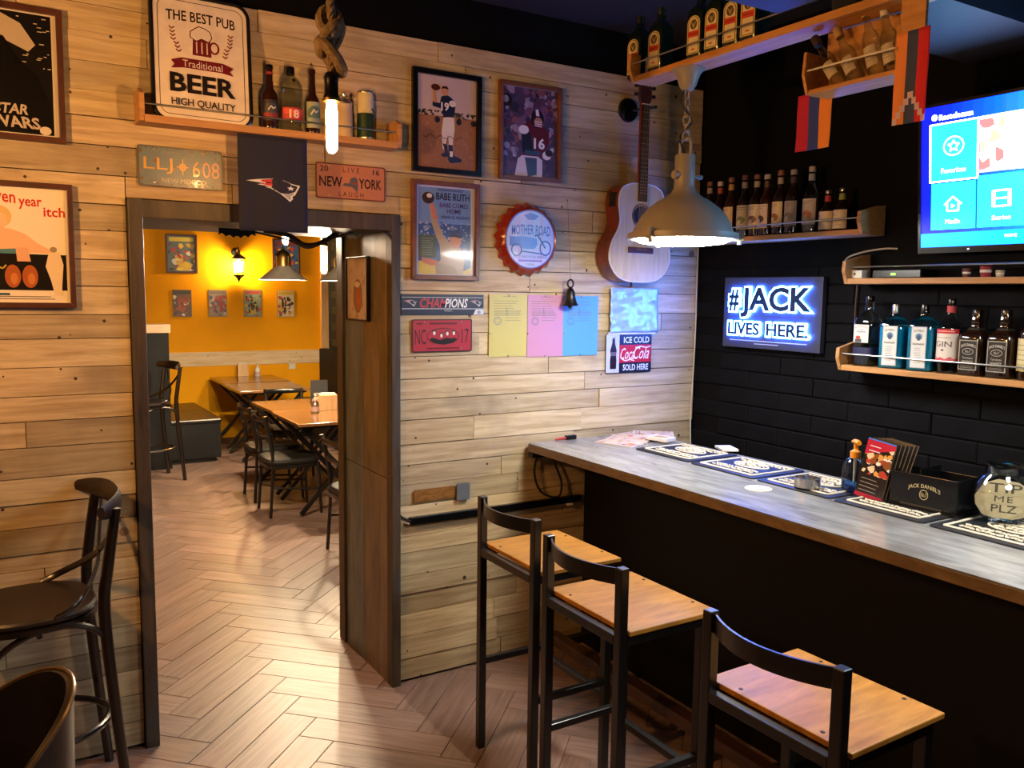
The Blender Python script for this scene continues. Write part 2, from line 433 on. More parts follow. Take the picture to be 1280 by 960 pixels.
def run(xa, xb, z1, z0):
    x = xa
    first = True
    while x < xb-0.02:
        L = pr.choice((0.62, 0.78, 0.95, 1.15, 1.2)) if not first else pr.uniform(0.35, 1.15)
        first = False
        e = x+L
        if xb-e < 0.22: e = xb
        plank(x, e, z1, z0); x = e
for z1, z0 in zip(rows[:-1], rows[1:]):
    if z0 > DTOP+0.06: run(XL+0.9, -0.003, z1, z0)
    elif z1 > DTOP+0.07:
        run(XL+0.9, DL-0.052, z1, z0); run(DR+0.045, -0.003, z1, z0); run(DL-0.052, DR+0.045, z1, DTOP+0.072)
    else: run(XL+0.9, DL-0.052, z1, z0); run(DR+0.045, -0.003, z1, z0)
# black wall of painted bricks behind the bar
wr = struct('wall_right', MB().box(0.008, 0.2, YF, -0.001, 0, CEIL), M_BLACKWALL)
BH, BL = 0.088, 0.40
def brick_mesh(L):
    m = MB(); e = 0.006; y, z = L/2-0.002, BH/2-0.002
    m.add([(0.012,-y,-z),(0.012,y,-z),(0.012,y,z),(0.012,-y,z),(0.001+e*0.5,-y,-z),(0.001+e*0.5,y,-z),(0.001+e*0.5,y,z),(0.001+e*0.5,-y,z),(0.0,-y+e,-z+e),(0.0,y-e,-z+e),(0.0,y-e,z-e),(0.0,-y+e,z-e)],
          [(0,1,5,4),(1,2,6,5),(2,3,7,6),(3,0,4,7),(4,5,9,8),(5,6,10,9),(6,7,11,10),(7,4,8,11),(8,9,10,11)])
    me = m.mesh('brick'); me.materials.append(M_BRICK); return me
BM = brick_mesh(BL); br = random.Random(3)
for i in range(13):
    z = 0.80+BH*(i+0.5)
    for k in range(8):
        y = -(k*BL+(BL/2 if i % 2 else 0)+BL/2)
        if i % 2 and k == 0:
            pass
        o = bpy.data.objects.new('brick', BM); COL.objects.link(o); o.parent = wr
        o.location = (br.uniform(-0.004, 0.001), y, z); o.rotation_euler = (br.uniform(-0.006, 0.006), 0, br.uniform(-0.008, 0.008))
    
# --- door opening: dark timber casing and lining
fr = struct('door_1', MB().box(DL-0.05, DL, -0.028, 0.03, 0, DTOP+0.07), M_OLD, bevel=0.003)
def dpart(n, fn, mat=M_OLD, b=0.003): return part(n, fr, mat, fn, bevel=b)
dpart('casing_top', lambda m: m.box(DL, DR, -0.026, 0.03, DTOP, DTOP+0.068))
dpart('casing_right', lambda m: m.box(DR, DR+0.042, -0.028, 0.03, 0, DTOP+0.07))
dpart('head_lining', lambda m: m.box(DL, DR, 0.0301, WALL_T, DTOP+0.001, DTOP+0.029))
dpart('left_lining', lambda m: m.box(DL-0.029, DL-0.001, 0.0301, WALL_T+0.02, 0, DTOP))
for a, b, c in ((0.031, 0.315, (0.9, 0.8, 0.68, 1)), (0.318, 0.56, (0.62, 1.0, 1.6, 1))):
    for z0, z1 in ((0.0, 0.96), (0.963, DTOP)):
        o = dpart('lining_board', lambda m: m.box(DR+0.001, DR+0.029, a, b, z0, z1), M_RUST, 0.002); o.color = c
dpart('corner_strip', lambda m: m.box(DR-0.012, DR+0.02, 0.561, WALL_T+0.02, 0, DTOP+0.02))
# --- back room
struct('wall_far', MB().box(XL2, XR2+0.0, YB, YB+0.12, 0, CEIL), M_YELLOW)
ws = struct('wall_far_right', MB().box(XR2+0.02, XR2+0.12, WALL_T, YB, 0, CEIL), simple('dark_tile_grout', '#0e100f', 0.8))
struct('wall_far_left', MB().box(XL2-0.1, XL2, WALL_T, YB+0.1, 0, CEIL), M_YELLOW)
bm_ = MB().box(-0.012, 0.03, -0.145, 0.145, -0.045, 0.045).mesh('brick'); bm_.materials.append(simple('dark_green_brick', '#23261f', 0.5, var=0.3))
for i in range(19):
    for k in range(14):
        o = bpy.data.objects.new('brick', bm_); COL.objects.link(o); o.parent = ws
        o.location = (XR2+0.02, YB-0.35-0.3*k-(0.15 if i % 2 else 0), 1.15+0.1*i)
struct('trim_3', MB().box(XR2-0.07, XR2+0.03, YB-0.05, YB-0.001, 0, CEIL), wood('pale_pine_trim', '#b98c5a', '#d9b07c', (8, 8, 1), 3, 0.5))
zt, zb = pw(300, 439, YB).z, pw(300, 456, YB).z
struct('trim_4', MB().box(-2.3, XR2-0.071, YB-0.022, YB-0.001, zb, zt), wood('pine_rail', '#c9a678', '#e6cba2', (1, 8, 8), 3, 0.5, nails=True))
# ================================================================== LAMPS
M_TUBEGLASS = emit('lit_tube_bulb', (1.0, 0.47, 0.14), S_TUBE)
M_TUBELEFT = emit('lit_tube_bulb_left', (1.0, 0.47, 0.14), S_TUBE_LEFT)
M_TUBEBACK = emit('lit_tube_bulb_back', (1.0, 0.78, 0.53), S_TUBE_BACK)
M_ROPE = wood('jute_rope', '#4a3a26', '#8a7250', (1, 1, 1), 60, 0.9, bump=0.6)
M_SOCKET = simple('dark_brass_socket', '#2d2a24', 0.3, 0.9)
def rope_lamp(loc, zb, label, mat, knot=True, length=0.15, r=0.0165, group=None):
    """bare tube bulb hanging from a knotted rope; loc = (x, y), zb = height of the bulb's lower tip"""
    t = thing('rope_pendant', label, 'lamp', (loc[0], loc[1], zb), group=group)
    prof = [(0.002, 0), (r*0.55, 0.003), (r*0.85, 0.010), (r, 0.022), (r, length-0.03), (r*0.9, length-0.015), (r*0.8, length)]
    part('bulb', t, mat, lambda m: m.loft(prof, 16), True)
    zs = length
    s = part('socket', t, M_SOCKET, lambda m: m.loft([(r*1.35, zs), (r*1.45, zs+0.006), (r*1.45, zs+0.012), (r*1.25, zs+0.018), (r*1.2, zs+0.055), (r*1.35, zs+0.066), (r*1.0, zs+0.078), (r*0.62, zs+0.082)], 16), True)
    part('collar', s, M_BRASS, lambda m: m.loft([(r*1.35, zs-0.004), (r*1.62, zs-0.002), (r*1.62, zs+0.005), (r*1.35, zs+0.007)], 16), True)
    top = CEIL-zb
    def ropes(m):
        z0 = zs+0.08; n = max(20, int((top-z0)/0.012))
        for ph in (0, 2*PI/3, 4*PI/3):
            pts = []
            for i in range(n+1):
                z = z0+(top-z0)*i/n; a = ph+z*90
                pts.append((0.0065*math.cos(a), 0.0065*math.sin(a), z))
            m.tube(pts, 0.0068, 6)
    part('rope', t, M_ROPE, ropes, True)
    if knot:
        def kn(m):
            zc = zs+0.175
            for k in range(3):
                pts = []
                for i in range(15):
                    a = 2*PI*i/15
                    pts.append(((0.033-0.004*k)*math.cos(a), 0.026*math.sin(a)+0.004*k, zc-0.05+0.05*k+0.040*math.cos(a+0.9*k)*(1 if k % 2 else -1)))
                m.tube(pts, 0.017, 8, closed=True)
            m.tube(spline([(0.0, 0.01, zc-0.11), (0.014, 0.012, zc-0.07), (-0.016, 0.016, zc-0.02), (0.018, 0.014, zc+0.03), (0, 0, zc+0.1)], 4), [0.010]*17, 8)
        part('knot', t, M_ROPE, kn, True)
    return t
p = pw(415, 192, -1.0)
rope_lamp((p.x, p.y), p.z, 'lit tube bulb on a thick knotted rope in front of the wooden bottle shelf', M_TUBEGLASS, group='tube bulbs on ropes')
lo = rope_lamp((-4.05, -1.40), p.z, 'lit tube bulb on a rope over the table area beside the framed film posters', M_TUBELEFT, group='tube bulbs on ropes')
lo.name = 'rope_pendant_offscreen'
for c_ in lo.children:
    if c_.name.startswith('bulb'): c_.name = 'bulb_offscreen'
p = pw(405, 342, 1.4)
rope_lamp((p.x, p.y), p.z, 'lit tube bulb hanging beyond the doorway beside the dark jamb', M_TUBEBACK, knot=False, length=0.16)
p = pw(357, 306, 1.4)
rope_lamp((p.x, p.y), p.z, 'lit tube bulb hanging beyond the doorway behind the navy banner', M_TUBEBACK, knot=False, length=0.16)

M_DOMEPAINT = simple('warm_grey_lamp_paint', '#8d867b', 0.42, 0.0, 0.06)
M_DOMELIT = emit('lit_lamp_glass', (1.0, 0.97, 0.88), S_DOME)
M_WHITEIN = simple('white_enamel', '#e8e4da', 0.4)
def dome_lamp(loc, zr, ztop, label):
    """industrial pendant: canopy, chain, shackle, neck, dome, clamped rim and glass"""
    t = thing('dome_pendant', label, 'lamp', (loc[0], loc[1], zr), group='dome pendants over the bar')
    H = ztop-zr
    outer = [(0.205, 0.012), (0.198, 0.03), (0.186, 0.06), (0.168, 0.09), (0.140, 0.122), (0.105, 0.148), (0.075, 0.165), (0.052, 0.182), (0.041, 0.202), (0.040, 0.225)]
    inner = [(r-0.006, z-0.004) for r, z in reversed(outer[:-1])]
    part('shade', t, M_DOMEPAINT, lambda m: m.loft(outer+inner, 40, caps=False), True)
    part('neck', t, M_DOMEPAINT, lambda m: m.loft([(0.040, 0.222), (0.040, 0.325), (0.036, 0.331), (0.002, 0.333)], 28), True)
    rim = part('rim', t, M_DOMEPAINT, lambda m: m.loft([(0.203, -0.002), (0.219, -0.002), (0.221, 0.008), (0.219, 0.022), (0.206, 0.024), (0.203, -0.002)], 40, caps=False), True)
    for k in range(3):
        a = R(75+120*k)
        def cl(m):
            m.box(0.200, 0.238, -0.013, 0.013, -0.008, 0.004); m.box(0.222, 0.238, -0.010, 0.010, -0.008, 0.034); m.box(0.205, 0.238, -0.006, 0.006, 0.022, 0.032)
            m.loft([(0.008, -0.022), (0.010, -0.018), (0.010, -0.008)], 10, c=(0.222, 0, 0))
        o = part('clamp', rim, M_DOMEPAINT, cl); o.rotation_euler = (0, 0, a)
    part('glass_lens', t, M_DOMELIT, lambda m: m.loft([(0.001, -0.026), (0.10, -0.0235), (0.17, -0.014), (0.203, 0.002), (0.203, 0.006)], 40, caps=False), True)
    part('shackle', t, M_DOMEPAINT, lambda m: m.tube([(0, -0.026, 0.25), (0, -0.030, 0.33), (0, -0.030, 0.375), (0, -0.018, 0.392), (0, 0.018, 0.392), (0, 0.030, 0.375), (0, 0.030, 0.33), (0, 0.026, 0.25)], 0.006, 8), True)
    part('shackle_bolt', t, M_DOMEPAINT, lambda m: m.tube([(-0.048, 0, 0.25), (0.085, 0, 0.25)], 0.006, 8).tube([(-0.056, 0, 0.25), (-0.04, 0, 0.25)], 0.017, 12).tube([(0.078, 0, 0.25), (0.09, 0, 0.25)], 0.009, 10), True)
    def chain(m):
        z = 0.392; k = 0
        m.tube([(0.017*math.cos(a*PI/6), 0, z+0.012+0.017*math.sin(a*PI/6)) for a in range(12)], 0.004, 6, closed=True)
        z += 0.025
        m.loft([(0.012, z), (0.014, z+0.004), (0.008, z+0.012), (0.008, z+0.022), (0.014, z+0.030), (0.012, z+0.034)], 10); z += 0.034
        m.tube([(0.0, 0.019*math.cos(a*PI/6), z+0.016+0.019*math.sin(a*PI/6)) for a in range(12)], 0.004, 6, closed=True); z += 0.03
        end = H-0.085
        while z < end:
            pts = []
            for a in range(12):
                c, s = math.cos(a*PI/6), math.sin(a*PI/6)
                q = 0.010*c; pts.append((q if k % 2 else 0, 0 if k % 2 else q, z+0.016+0.022*s))
            m.tube(pts, 0.004, 6, closed=True); z += 0.034; k += 1
        m.tube([(0, 0, end), (0, 0, H-0.06)], 0.008, 8)
    part('chain', t, M_DOMEPAINT, chain, True)
    part('cord', t, M_BLACK, lambda m: m.tube(spline([(0, 0, 0.33), (-0.022, 0.01, 0.40), (0.012, -0.02, 0.46), (-0.03, 0.0, 0.52), (-0.018, 0.0, H-0.08), (0, 0, H-0.05)], 5), 0.003, 6), True)
    part('canopy', t, M_DOMEPAINT, lambda m: m.loft([(0.012, H-0.085), (0.022, H-0.08), (0.034, H-0.062), (0.041, H-0.04), (0.049, H-0.018), (0.064, H-0.004), (0.064, H)], 28), True)
    return t
JX = -0.95
jz = bw(793, 103, JX).z                     # underside of the long hanging shelf
p = bw(853, 303, JX+0.04)
dome_lamp((p.x, p.y), p.z+0.012, jz, 'warm grey industrial dome pendant hanging from the long bottle shelf beside the guitar')
lo = dome_lamp((-0.98, -2.55), p.z+0.012, CEIL, 'warm grey industrial dome pendant hanging over the tip jar end of the bar')
lo.name = 'dome_pendant_offscreen'
for c_ in lo.children:
    if c_.name.startswith('glass_lens'): c_.name = 'glass_lens_offscreen'

M_CONEPAINT = simple('beige_steel_cone', '#8f8475', 0.4, 0.2)
M_CONELIT = emit('lit_cone_bulb', (1.0, 0.80, 0.52), S_CONE)
def cone_lamp(x, y, zb, label):
    t = thing('cone_pendant', label, 'lamp', (x, y, zb), group='cone pendants over the back table')
    o = [(0.200, 0.0), (0.196, 0.006), (0.075, 0.105), (0.068, 0.118)]
    part('shade', t, M_CONEPAINT, lambda m: m.loft(o+[(0.062, 0.112), (0.07, 0.10), (0.190, 0.004), (0.2, 0)], 32, caps=False), True)
    part('inner_shade', t, M_WHITEIN, lambda m: m.loft([(0.188, 0.0), (0.068, 0.098), (0.03, 0.1)], 32, caps=False), True)
    nk = part('cap', t, M_BRASS, lambda m: m.loft([(0.066, 0.115), (0.066, 0.19), (0.060, 0.215), (0.042, 0.24), (0.018, 0.25), (0.012, 0.265)], 24), True)
    def ribs(m):
        for k in range(4): a = k*PI/2+0.4; m.bar((0.069*math.cos(a), 0.069*math.sin(a), 0.115), (0.069*math.cos(a), 0.069*math.sin(a), 0.2), 0.010)
        m.loft([(0.066, 0.15), (0.071, 0.153), (0.071, 0.159), (0.066, 0.162)], 24, caps=False)
    part('cage', nk, M_BRASS, ribs)
    part('bulb', t, M_CONELIT, lambda m: m.loft([(0.005, 0.002), (0.03, 0.008), (0.045, 0.03), (0.04, 0.06), (0.02, 0.09), (0.018, 0.11)], 16), True)
    part('cord', t, M_BLACK, lambda m: m.tube([(0, 0, 0.26), (0, 0, CEIL-zb)], 0.005, 6))
    return t
p = pw(354, 350, 3.72)
cone_lamp(p.x, p.y, p.z, 'conical metal pendant with a brass cap, hanging nearest the yellow wall sconce')
cone_lamp(p.x+0.52, p.y, p.z, 'conical metal pendant half hidden behind the dark door jamb')

# lantern sconce on the yellow wall
p = pw(295, 333, YB)
t = thing('wall_lantern', 'lit black lantern sconce on the yellow wall', 'lamp', (p.x, YB, p.z))
part('back_plate', t, M_BLACKMETAL, lambda m: m.loft([(0.055, 0), (0.05, 0.012), (0.02, 0.02)], 20), True).rotation_euler = (PI/2, 0, 0)
t.children[0].location = (0, 0, 0.17)
part('arm', t, M_BLACKMETAL, lambda m: m.tube(spline([(0, -0.015, 0.17), (0, -0.07, 0.19), (0, -0.12, 0.22), (0, -0.13, 0.17), (0, -0.13, 0.135)], 5), 0.009, 8), True)
ln = part('lantern_cage', t, M_BLACKMETAL, lambda m: [m.bar((0.085*math.cos(k*PI/3), -0.13+0.085*math.sin(k*PI/3), 0.09), (0.062*math.cos(k*PI/3), -0.13+0.062*math.sin(k*PI/3), -0.10), 0.008) for k in range(6)])
part('lantern_roof', ln, M_BLACKMETAL, lambda m: m.loft([(0.094, 0.085), (0.094, 0.095), (0.06, 0.12), (0.03, 0.14), (0.01, 0.145)], 6, c=(0, -0.13, 0)))
part('lantern_base', ln, M_BLACKMETAL, lambda m: m.loft([(0.004, -0.19), (0.012, -0.17), (0.03, -0.14), (0.07, -0.115), (0.066, -0.10)], 6, c=(0, -0.13, 0)))
part('bulb', t, emit('lit_lantern_bulb', (1.0, 0.66, 0.28), S_SCONCE), lambda m: m.loft([(0.01, -0.07), (0.035, -0.05), (0.042, -0.01), (0.03, 0.04), (0.014, 0.07)], 14, c=(0, -0.13, 0)), True)

# ================================================================== BAR
ZB = 1.0765
M_BARTOP = wood('grey_laminate', '#666564', '#919190', (6, 1.2, 1), 3.5, 0.16, bump=0.04, stain=hx('#5c5853'))
M_BAREDGE = wood('laminate_edge', '#5d4937', '#7e6850', (3, 2, 6), 5, 0.4, bump=0.1)
t = thing('bar_counter', 'long bar counter with a grey laminate top and a black front', 'bar counter', (-0.75, -0.02, 0))
def top_(m):
    x0, x1, y0, y1 = -0.345, 0.36, -4.2, -0.005; c = 0.012
    m.prism([(x0+c, y1), (x1, y1), (x1, y0), (x0, y0), (x0, y1-c)], ZB-0.006, ZB, axis='z')
part('worktop', t, M_BARTOP, top_)
part('worktop_edge', t, M_BAREDGE, lambda m: m.box(-0.343, 0.358, -4.198, -0.007, ZB-0.042, ZB-0.0061), bevel=0.003)
M_BARFRONT = simple('black_bar_panel', '#090706', 0.5, var=0.2, spec=0.25)
part('front_panel', t, M_BARFRONT, lambda m: m.box(0.0, 0.03, -4.15, -0.01, 0.0, ZB-0.0421))
part('end_panel', t, M_BARFRONT, lambda m: m.box(0.031, 0.33, -0.035, -0.01, 0.0, ZB-0.0421))
part('back_panel', t, M_BARFRONT, lambda m: m.box(0.331, 0.35, -4.15, -0.01, 0.0, ZB-0.0421))
part('shelf_bracket', t, M_BLACK, lambda m: m.box(-0.34, -0.26, -0.045, -0.008, ZB-0.07, ZB-0.0421))
zr = bw(700, 797, -1.02).z
part('foot_rail', t, wood('foot_rail_wood', '#2b1a10', '#4e3220', (3, 1, 3), 4, 0.3), lambda m: m.box(-0.29, -0.23, -4.1, -0.12, zr-0.05, zr), bevel=0.004)
for yy in (-0.2, -1.5, -2.8, -4.0): part('rail_bracket', t, M_BLACK, lambda m: m.box(-0.235, 0.004, yy-0.02, yy+0.02, zr-0.045, zr-0.01))

# ================================================================== BAR STOOLS (x to the front, origin under the rear posts)
def make_stool():
    t = thing('bar_stool', 'x', 'bar stool')
    q = 0.030
    for s in (1, -1):
        part('rear_post', t, M_BLACKMETAL, lambda m: m.box(-q/2, q/2, s*0.19-q/2, s*0.19+q/2, 0, 1.02), bevel=0.003)
        part('leg', t, M_BLACKMETAL, lambda m: m.box(0.32-q/2, 0.32+q/2, s*0.19-q/2, s*0.19+q/2, 0, 0.816), bevel=0.003)
        part('side_rail', t, M_BLACKMETAL, lambda m: m.box(q/2, 0.32-q/2, s*0.19-q/2, s*0.19+q/2, 0.787, 0.816), bevel=0.003)
        part('side_stretcher', t, M_BLACKMETAL, lambda m: m.box(q/2, 0.32-q/2, s*0.19-0.012, s*0.19+0.012, 0.345, 0.37), bevel=0.003)
    for x in (0.0, 0.32): part('cross_rail', t, M_BLACKMETAL, lambda m: m.box(x-q/2, x+q/2, -0.19+q/2, 0.19-q/2, 0.787, 0.816), bevel=0.003)
    part('front_stretcher', t, M_BLACKMETAL, lambda m: m.box(0.32-0.012, 0.32+0.012, -0.19+q/2, 0.19-q/2, 0.29, 0.315), bevel=0.003)
    st = part('seat', t, M_PLY, lambda m: m.box(0.017, 0.365, -0.212, 0.212, 0.8165, 0.832), bevel=0.003)
    for x in (0.04, 0.345):
        for y in (-0.12, 0.12): part('screw', st, M_BLACK, lambda m: m.loft([(0.006, 0.832), (0.005, 0.8335)], 8, c=(x, y, 0)))
    def strip(m):
        n = 12; vs = []; fs = []
        for i in range(n+1):
            s = -1+2*i/n; y = s*0.178; x = -0.058*(1-s*s)+0.002
            for dx in (-0.0035, 0.0035):
                vs += [(x+dx, y, 0.965), (x+dx, y, 1.014)]
        for i in range(n):
            a = i*4; b = a+4
            fs += [(a, b, b+1, a+1), (a+2, a+3, b+3, b+2), (a+1, b+1, b+3, a+3), (a, a+2, b+2, b)]
        fs += [(0, 1, 3, 2), (n*4, n*4+2, n*4+3, n*4+1)]
        m.add(vs, fs)
    part('back_strip', t, M_BLACKMETAL, strip, True)
    return t
st = make_stool(); spots = [(-1.70, -0.855, 0.0), (-1.765, -1.415, 0.0), (-1.77, -2.16, 0.02)]
labs = ['black metal bar stool with plywood seat standing nearest the plank wall', 'black metal bar stool with plywood seat, middle one of the row at the bar', 'black metal bar stool with plywood seat standing farthest from the plank wall']
for i, (x, y, a) in enumerate(spots):
    o = st if i == 0 else copy_tree(st)
    o.location = (x, y, 0); o.rotation_euler = (0, 0, a); tag(o, labs[i], 'bar stool', 'bar stools at the counter')

# ================================================================== BENTWOOD BAR CHAIR (faces -x: back at +x)
M_BENT = wood('dark_bentwood', '#0c0806', '#1b110c', (4, 4, 1), 5, 0.28, coat=0.4, bump=0.1)
M_BENTSEAT = wood('worn_seat_wood', '#150d08', '#2b1a0f', (2, 8, 2), 3, 0.4, coat=0.2, bump=0.1)
def make_barchair():
    t = thing('bentwood_bar_chair', 'x', 'bar chair')
    SH = 0.745
    for s in (1, -1):
        pts = spline([(0.26, s*0.20, 0.0), (0.225, s*0.19, 0.40), (0.205, s*0.18, 0.72), (0.22, s*0.185, 0.88), (0.25, s*0.19, 1.075)], 5)
        part('rear_post', t, M_BENT, lambda m: m.tube(pts, [0.0165+0.003*math.sin(PI*i/20) for i in range(len(pts))], 10), True)
        part('front_leg', t, M_BENT, lambda m: m.tube([(-0.15, s*0.15, SH-0.03), (-0.21, s*0.20, 0.0)], [0.018, 0.014], 10), True)
        part('arch_brace', t, M_BENT, lambda m: m.tube(spline([(0.215, s*0.188, SH-0.19), (0.20, s*0.185, SH-0.10), (0.12, s*0.19, SH-0.045), (0.0, s*0.19, SH-0.045), (-0.10, s*0.18, SH-0.10), (-0.17, s*0.165, SH-0.20)], 5), 0.011, 8), True)
        part('cross_strap', t, M_BENT, lambda m: m.tube(spline([(0.262, -s*0.165, 1.03), (0.235, -s*0.06, 0.93), (0.205, s*0.06, 0.85), (0.13, s*0.185, 0.775), (0.06, s*0.20, 0.742)], 5), 0.012, 8, flat=0.5), True)
    part('seat', t, M_BENTSEAT, lambda m: m.loft([(0.185, SH-0.028), (0.200, SH-0.022), (0.205, SH-0.008), (0.198, SH), (0.15, SH-0.004), (0.08, SH-0.010), (0.002, SH-0.011)], 36, sq=2.5), True)
    part('seat_rim', t, M_BENT, lambda m: m.loft([(0.190, SH-0.05), (0.207, SH-0.046), (0.207, SH-0.03), (0.19, SH-0.026)], 36, sq=2.5, caps=False), True)
    part('foot_ring', t, M_BENT, lambda m: m.tube([(0.02+0.215*math.cos(2*PI*i/28), 0.19*math.sin(2*PI*i/28), 0.30) for i in range(28)], 0.012, 8, closed=True), True)
    def rail(m):
        n = 14; vs = []; fs = []
        for i in range(n+1):
            s = -1+2*i/n; y = s*0.238; x = 0.282-0.085*abs(s)**2.6; h = 0.041*(1-0.5*abs(s)**4)
            c = 1.075
            for k in range(8):
                a = 2*PI*k/8; vs.append((x+0.012*math.cos(a), y, c+h*math.sin(a)))
        for i in range(n):
            for k in range(8): fs.append((i*8+k, i*8+(k+1) % 8, (i+1)*8+(k+1) % 8, (i+1)*8+k))
        fs += [tuple(range(8))[::-1], tuple(n*8+k for k in range(8))]
        m.add(vs, fs)
    part('top_rail', t, M_BENTSEAT, rail, True)
    return t
bc = make_barchair(); bc.location = (-3.225, -0.26, 0); bc.rotation_euler = (0, 0, R(4))
tag(bc, 'dark bentwood bar chair with a crossed back beside the plank wall', 'bar chair', 'bentwood bar chairs')
o = copy_tree(bc); o.location = (-2.13, 5.0, 0); o.rotation_euler = (0, 0, R(12)); tag(o, 'dark bentwood bar chair in the yellow room beside the black bench', 'bar chair', 'bentwood bar chairs')

# low barrel chair at the corner
M_LEATHER = simple('black_leather', '#17120f', 0.32, var=0.25, scale=30, bump=0.15)
t = thing('barrel_chair', 'low barrel chair with a curved dark back and a bright piped rim', 'chair', (-3.39, -1.24, 0), R(10)); t.scale = (0.93, 0.93, 1.01)
def shell(rad, y_off, h0, h1, th):
    def fn(m):
        n = 22; vs = []; fs = []
        for i in range(n+1):
            a = R(-100+200*i/n); w = math.cos(a*0.86); top = h0+(h1-h0)*max(0.0, w)**0.75
            bot = 0.50
            for rr in (rad, rad-th):
                vs += [(rr*math.cos(a), rr*math.sin(a), bot), (rr*1.04*math.cos(a), rr*1.04*math.sin(a), top)]
        for i in range(n):
            b = i*4; c = b+4
            fs += [(b, c, c+1, b+1), (b+2, b+3, c+3, c+2), (b+1, c+1, c+3, b+3), (b, b+2, c+2, c)]
        fs += [(0, 1, 3, 2), (n*4, n*4+2, n*4+3, n*4+1)]
        m.add(vs, fs)
    return fn
bkp = part('backrest', t, M_LEATHER, shell(0.25, 0, 0.58, 0.845, 0.018), True)
part('piping', bkp, simple('worn_rim', '#5a4428', 0.3, 0.3), lambda m: m.tube([(0.252*1.03*math.cos(R(-100+200*i/30)), 0.252*1.03*math.sin(R(-100+200*i/30)), 0.58+0.265*max(0, math.cos(R(-100+200*i/30)*0.86))**0.75+0.002) for i in range(31)], 0.005, 6), True)
part('hoop_rail', t, M_BENT, lambda m: m.tube([(0.225*math.cos(R(-110+220*i/20)), 0.225*math.sin(R(-110+220*i/20)), 0.50) for i in range(21)], 0.016, 8), True)
part('seat', t, M_BENTSEAT, lambda m: m.loft([(0.20, 0.42), (0.22, 0.425), (0.222, 0.445), (0.21, 0.455), (0.002, 0.452)], 32), True)
for a in (55, 125, 235, 305): part('leg', t, M_BENT, lambda m: m.tube([(0.19*math.cos(R(a)), 0.19*math.sin(R(a)), 0.44), (0.23*math.cos(R(a)), 0.23*math.sin(R(a)), 0.0)], [0.018, 0.013], 10), True)
for a in (-60, 0, 60): part('back_post', t, M_BENT, lambda m: m.tube([(0.215*math.cos(R(a)), 0.215*math.sin(R(a)), 0.44), (0.235*math.cos(R(a)), 0.235*math.sin(R(a)), 0.56)], 0.014, 8), True)

# ================================================================== BACK ROOM FURNITURE
M_TABLETOP = wood('varnished_table', '#5a3a1e', '#8a5d34', (1.5, 9, 1), 3, 0.18, coat=0.5, bump=0.03)
def make_table(wx, wy):
    t = thing('dining_table', 'x', 'table')
    part('tabletop', t, M_TABLETOP, lambda m: m.box(-wx/2, wx/2, -wy/2+0.002, wy/2-0.002, 0.737, 0.762), bevel=0.003)
    part('apron', t, M_BLACKMETAL, lambda m: m.box(-wx/2+0.03, wx/2-0.03, -wy/2+0.05, wy/2-0.05, 0.715, 0.737))
    for s in (1, -1):
        y = s*(wy/2-0.10)
        part('cross_leg', t, M_BLACKMETAL, lambda m: m.bar((-wx/2+0.04, y, 0.016), (wx/2-0.06, y, 0.72), 0.03))
        part('cross_leg', t, M_BLACKMETAL, lambda m: m.bar((wx/2-0.04, y-s*0.031, 0.016), (-wx/2+0.06, y-s*0.031, 0.72), 0.03))
    return t
tb = make_table(0.74, 0.765)
for i, (x, y, l) in enumerate(((-0.945, 3.34, 'wooden dining table with the napkin holder and pink flower pot on it'), (-0.925, 4.107, 'wooden dining table pushed against the far side of the napkin holder table'),
                               (-0.83, 5.71, 'wooden dining table beside the end of the black bench'), (-0.80, 6.55, 'wooden dining table against the yellow wall'))):
    o = tb if i == 0 else copy_tree(tb); o.location = (x, y, 0); tag(o, l, 'table', 'dining tables in the yellow room')
M_SEATPAD = simple('dark_seat_pad', '#191510', 0.6, spec=0.25)
def make_chair():
    """faces +x, back at -x"""
    t = thing('dining_chair', 'x', 'chair')
    for s in (1, -1):
        part('rear_post', t, M_BLACKMETAL, lambda m: m.tube(spline([(-0.20, s*0.18, 0), (-0.175, s*0.175, 0.42), (-0.19, s*0.175, 0.62), (-0.235, s*0.18, 0.815)], 4), [0.013]*6+[0.018]*4+[0.015]*3, 8), True)
        part('front_leg', t, M_BLACKMETAL, lambda m: m.tube([(0.19, s*0.18, 0.42), (0.21, s*0.19, 0)], [0.018, 0.012], 8), True)
        part('side_stretcher', t, M_BLACKMETAL, lambda m: m.tube([(-0.18, s*0.178, 0.24), (0.20, s*0.185, 0.20)], 0.008, 6), True)
    part('seat', t, M_SEATPAD, lambda m: m.loft([(0.2, 0.42), (0.215, 0.425), (0.218, 0.445), (0.205, 0.465), (0.15, 0.472), (0.002, 0.474)], 28, sq=4.5), True)
    part('seat_frame', t, M_BLACKMETAL, lambda m: m.loft([(0.205, 0.39), (0.213, 0.392), (0.213, 0.42), (0.2, 0.4201)], 28, sq=4.5), True)
    for z, dx in ((0.79, -0.232), (0.66, -0.2)):
        part('back_rail', t, M_BLACKMETAL, lambda m: m.tube(spline([(dx+0.02, -0.19, z), (dx-0.025, -0.1, z), (dx-0.035, 0, z), (dx-0.025, 0.1, z), (dx+0.02, 0.19, z)], 4), 0.022 if z > 0.7 else 0.014, 8, flat=0.45), True)
    return t
ch = make_chair()
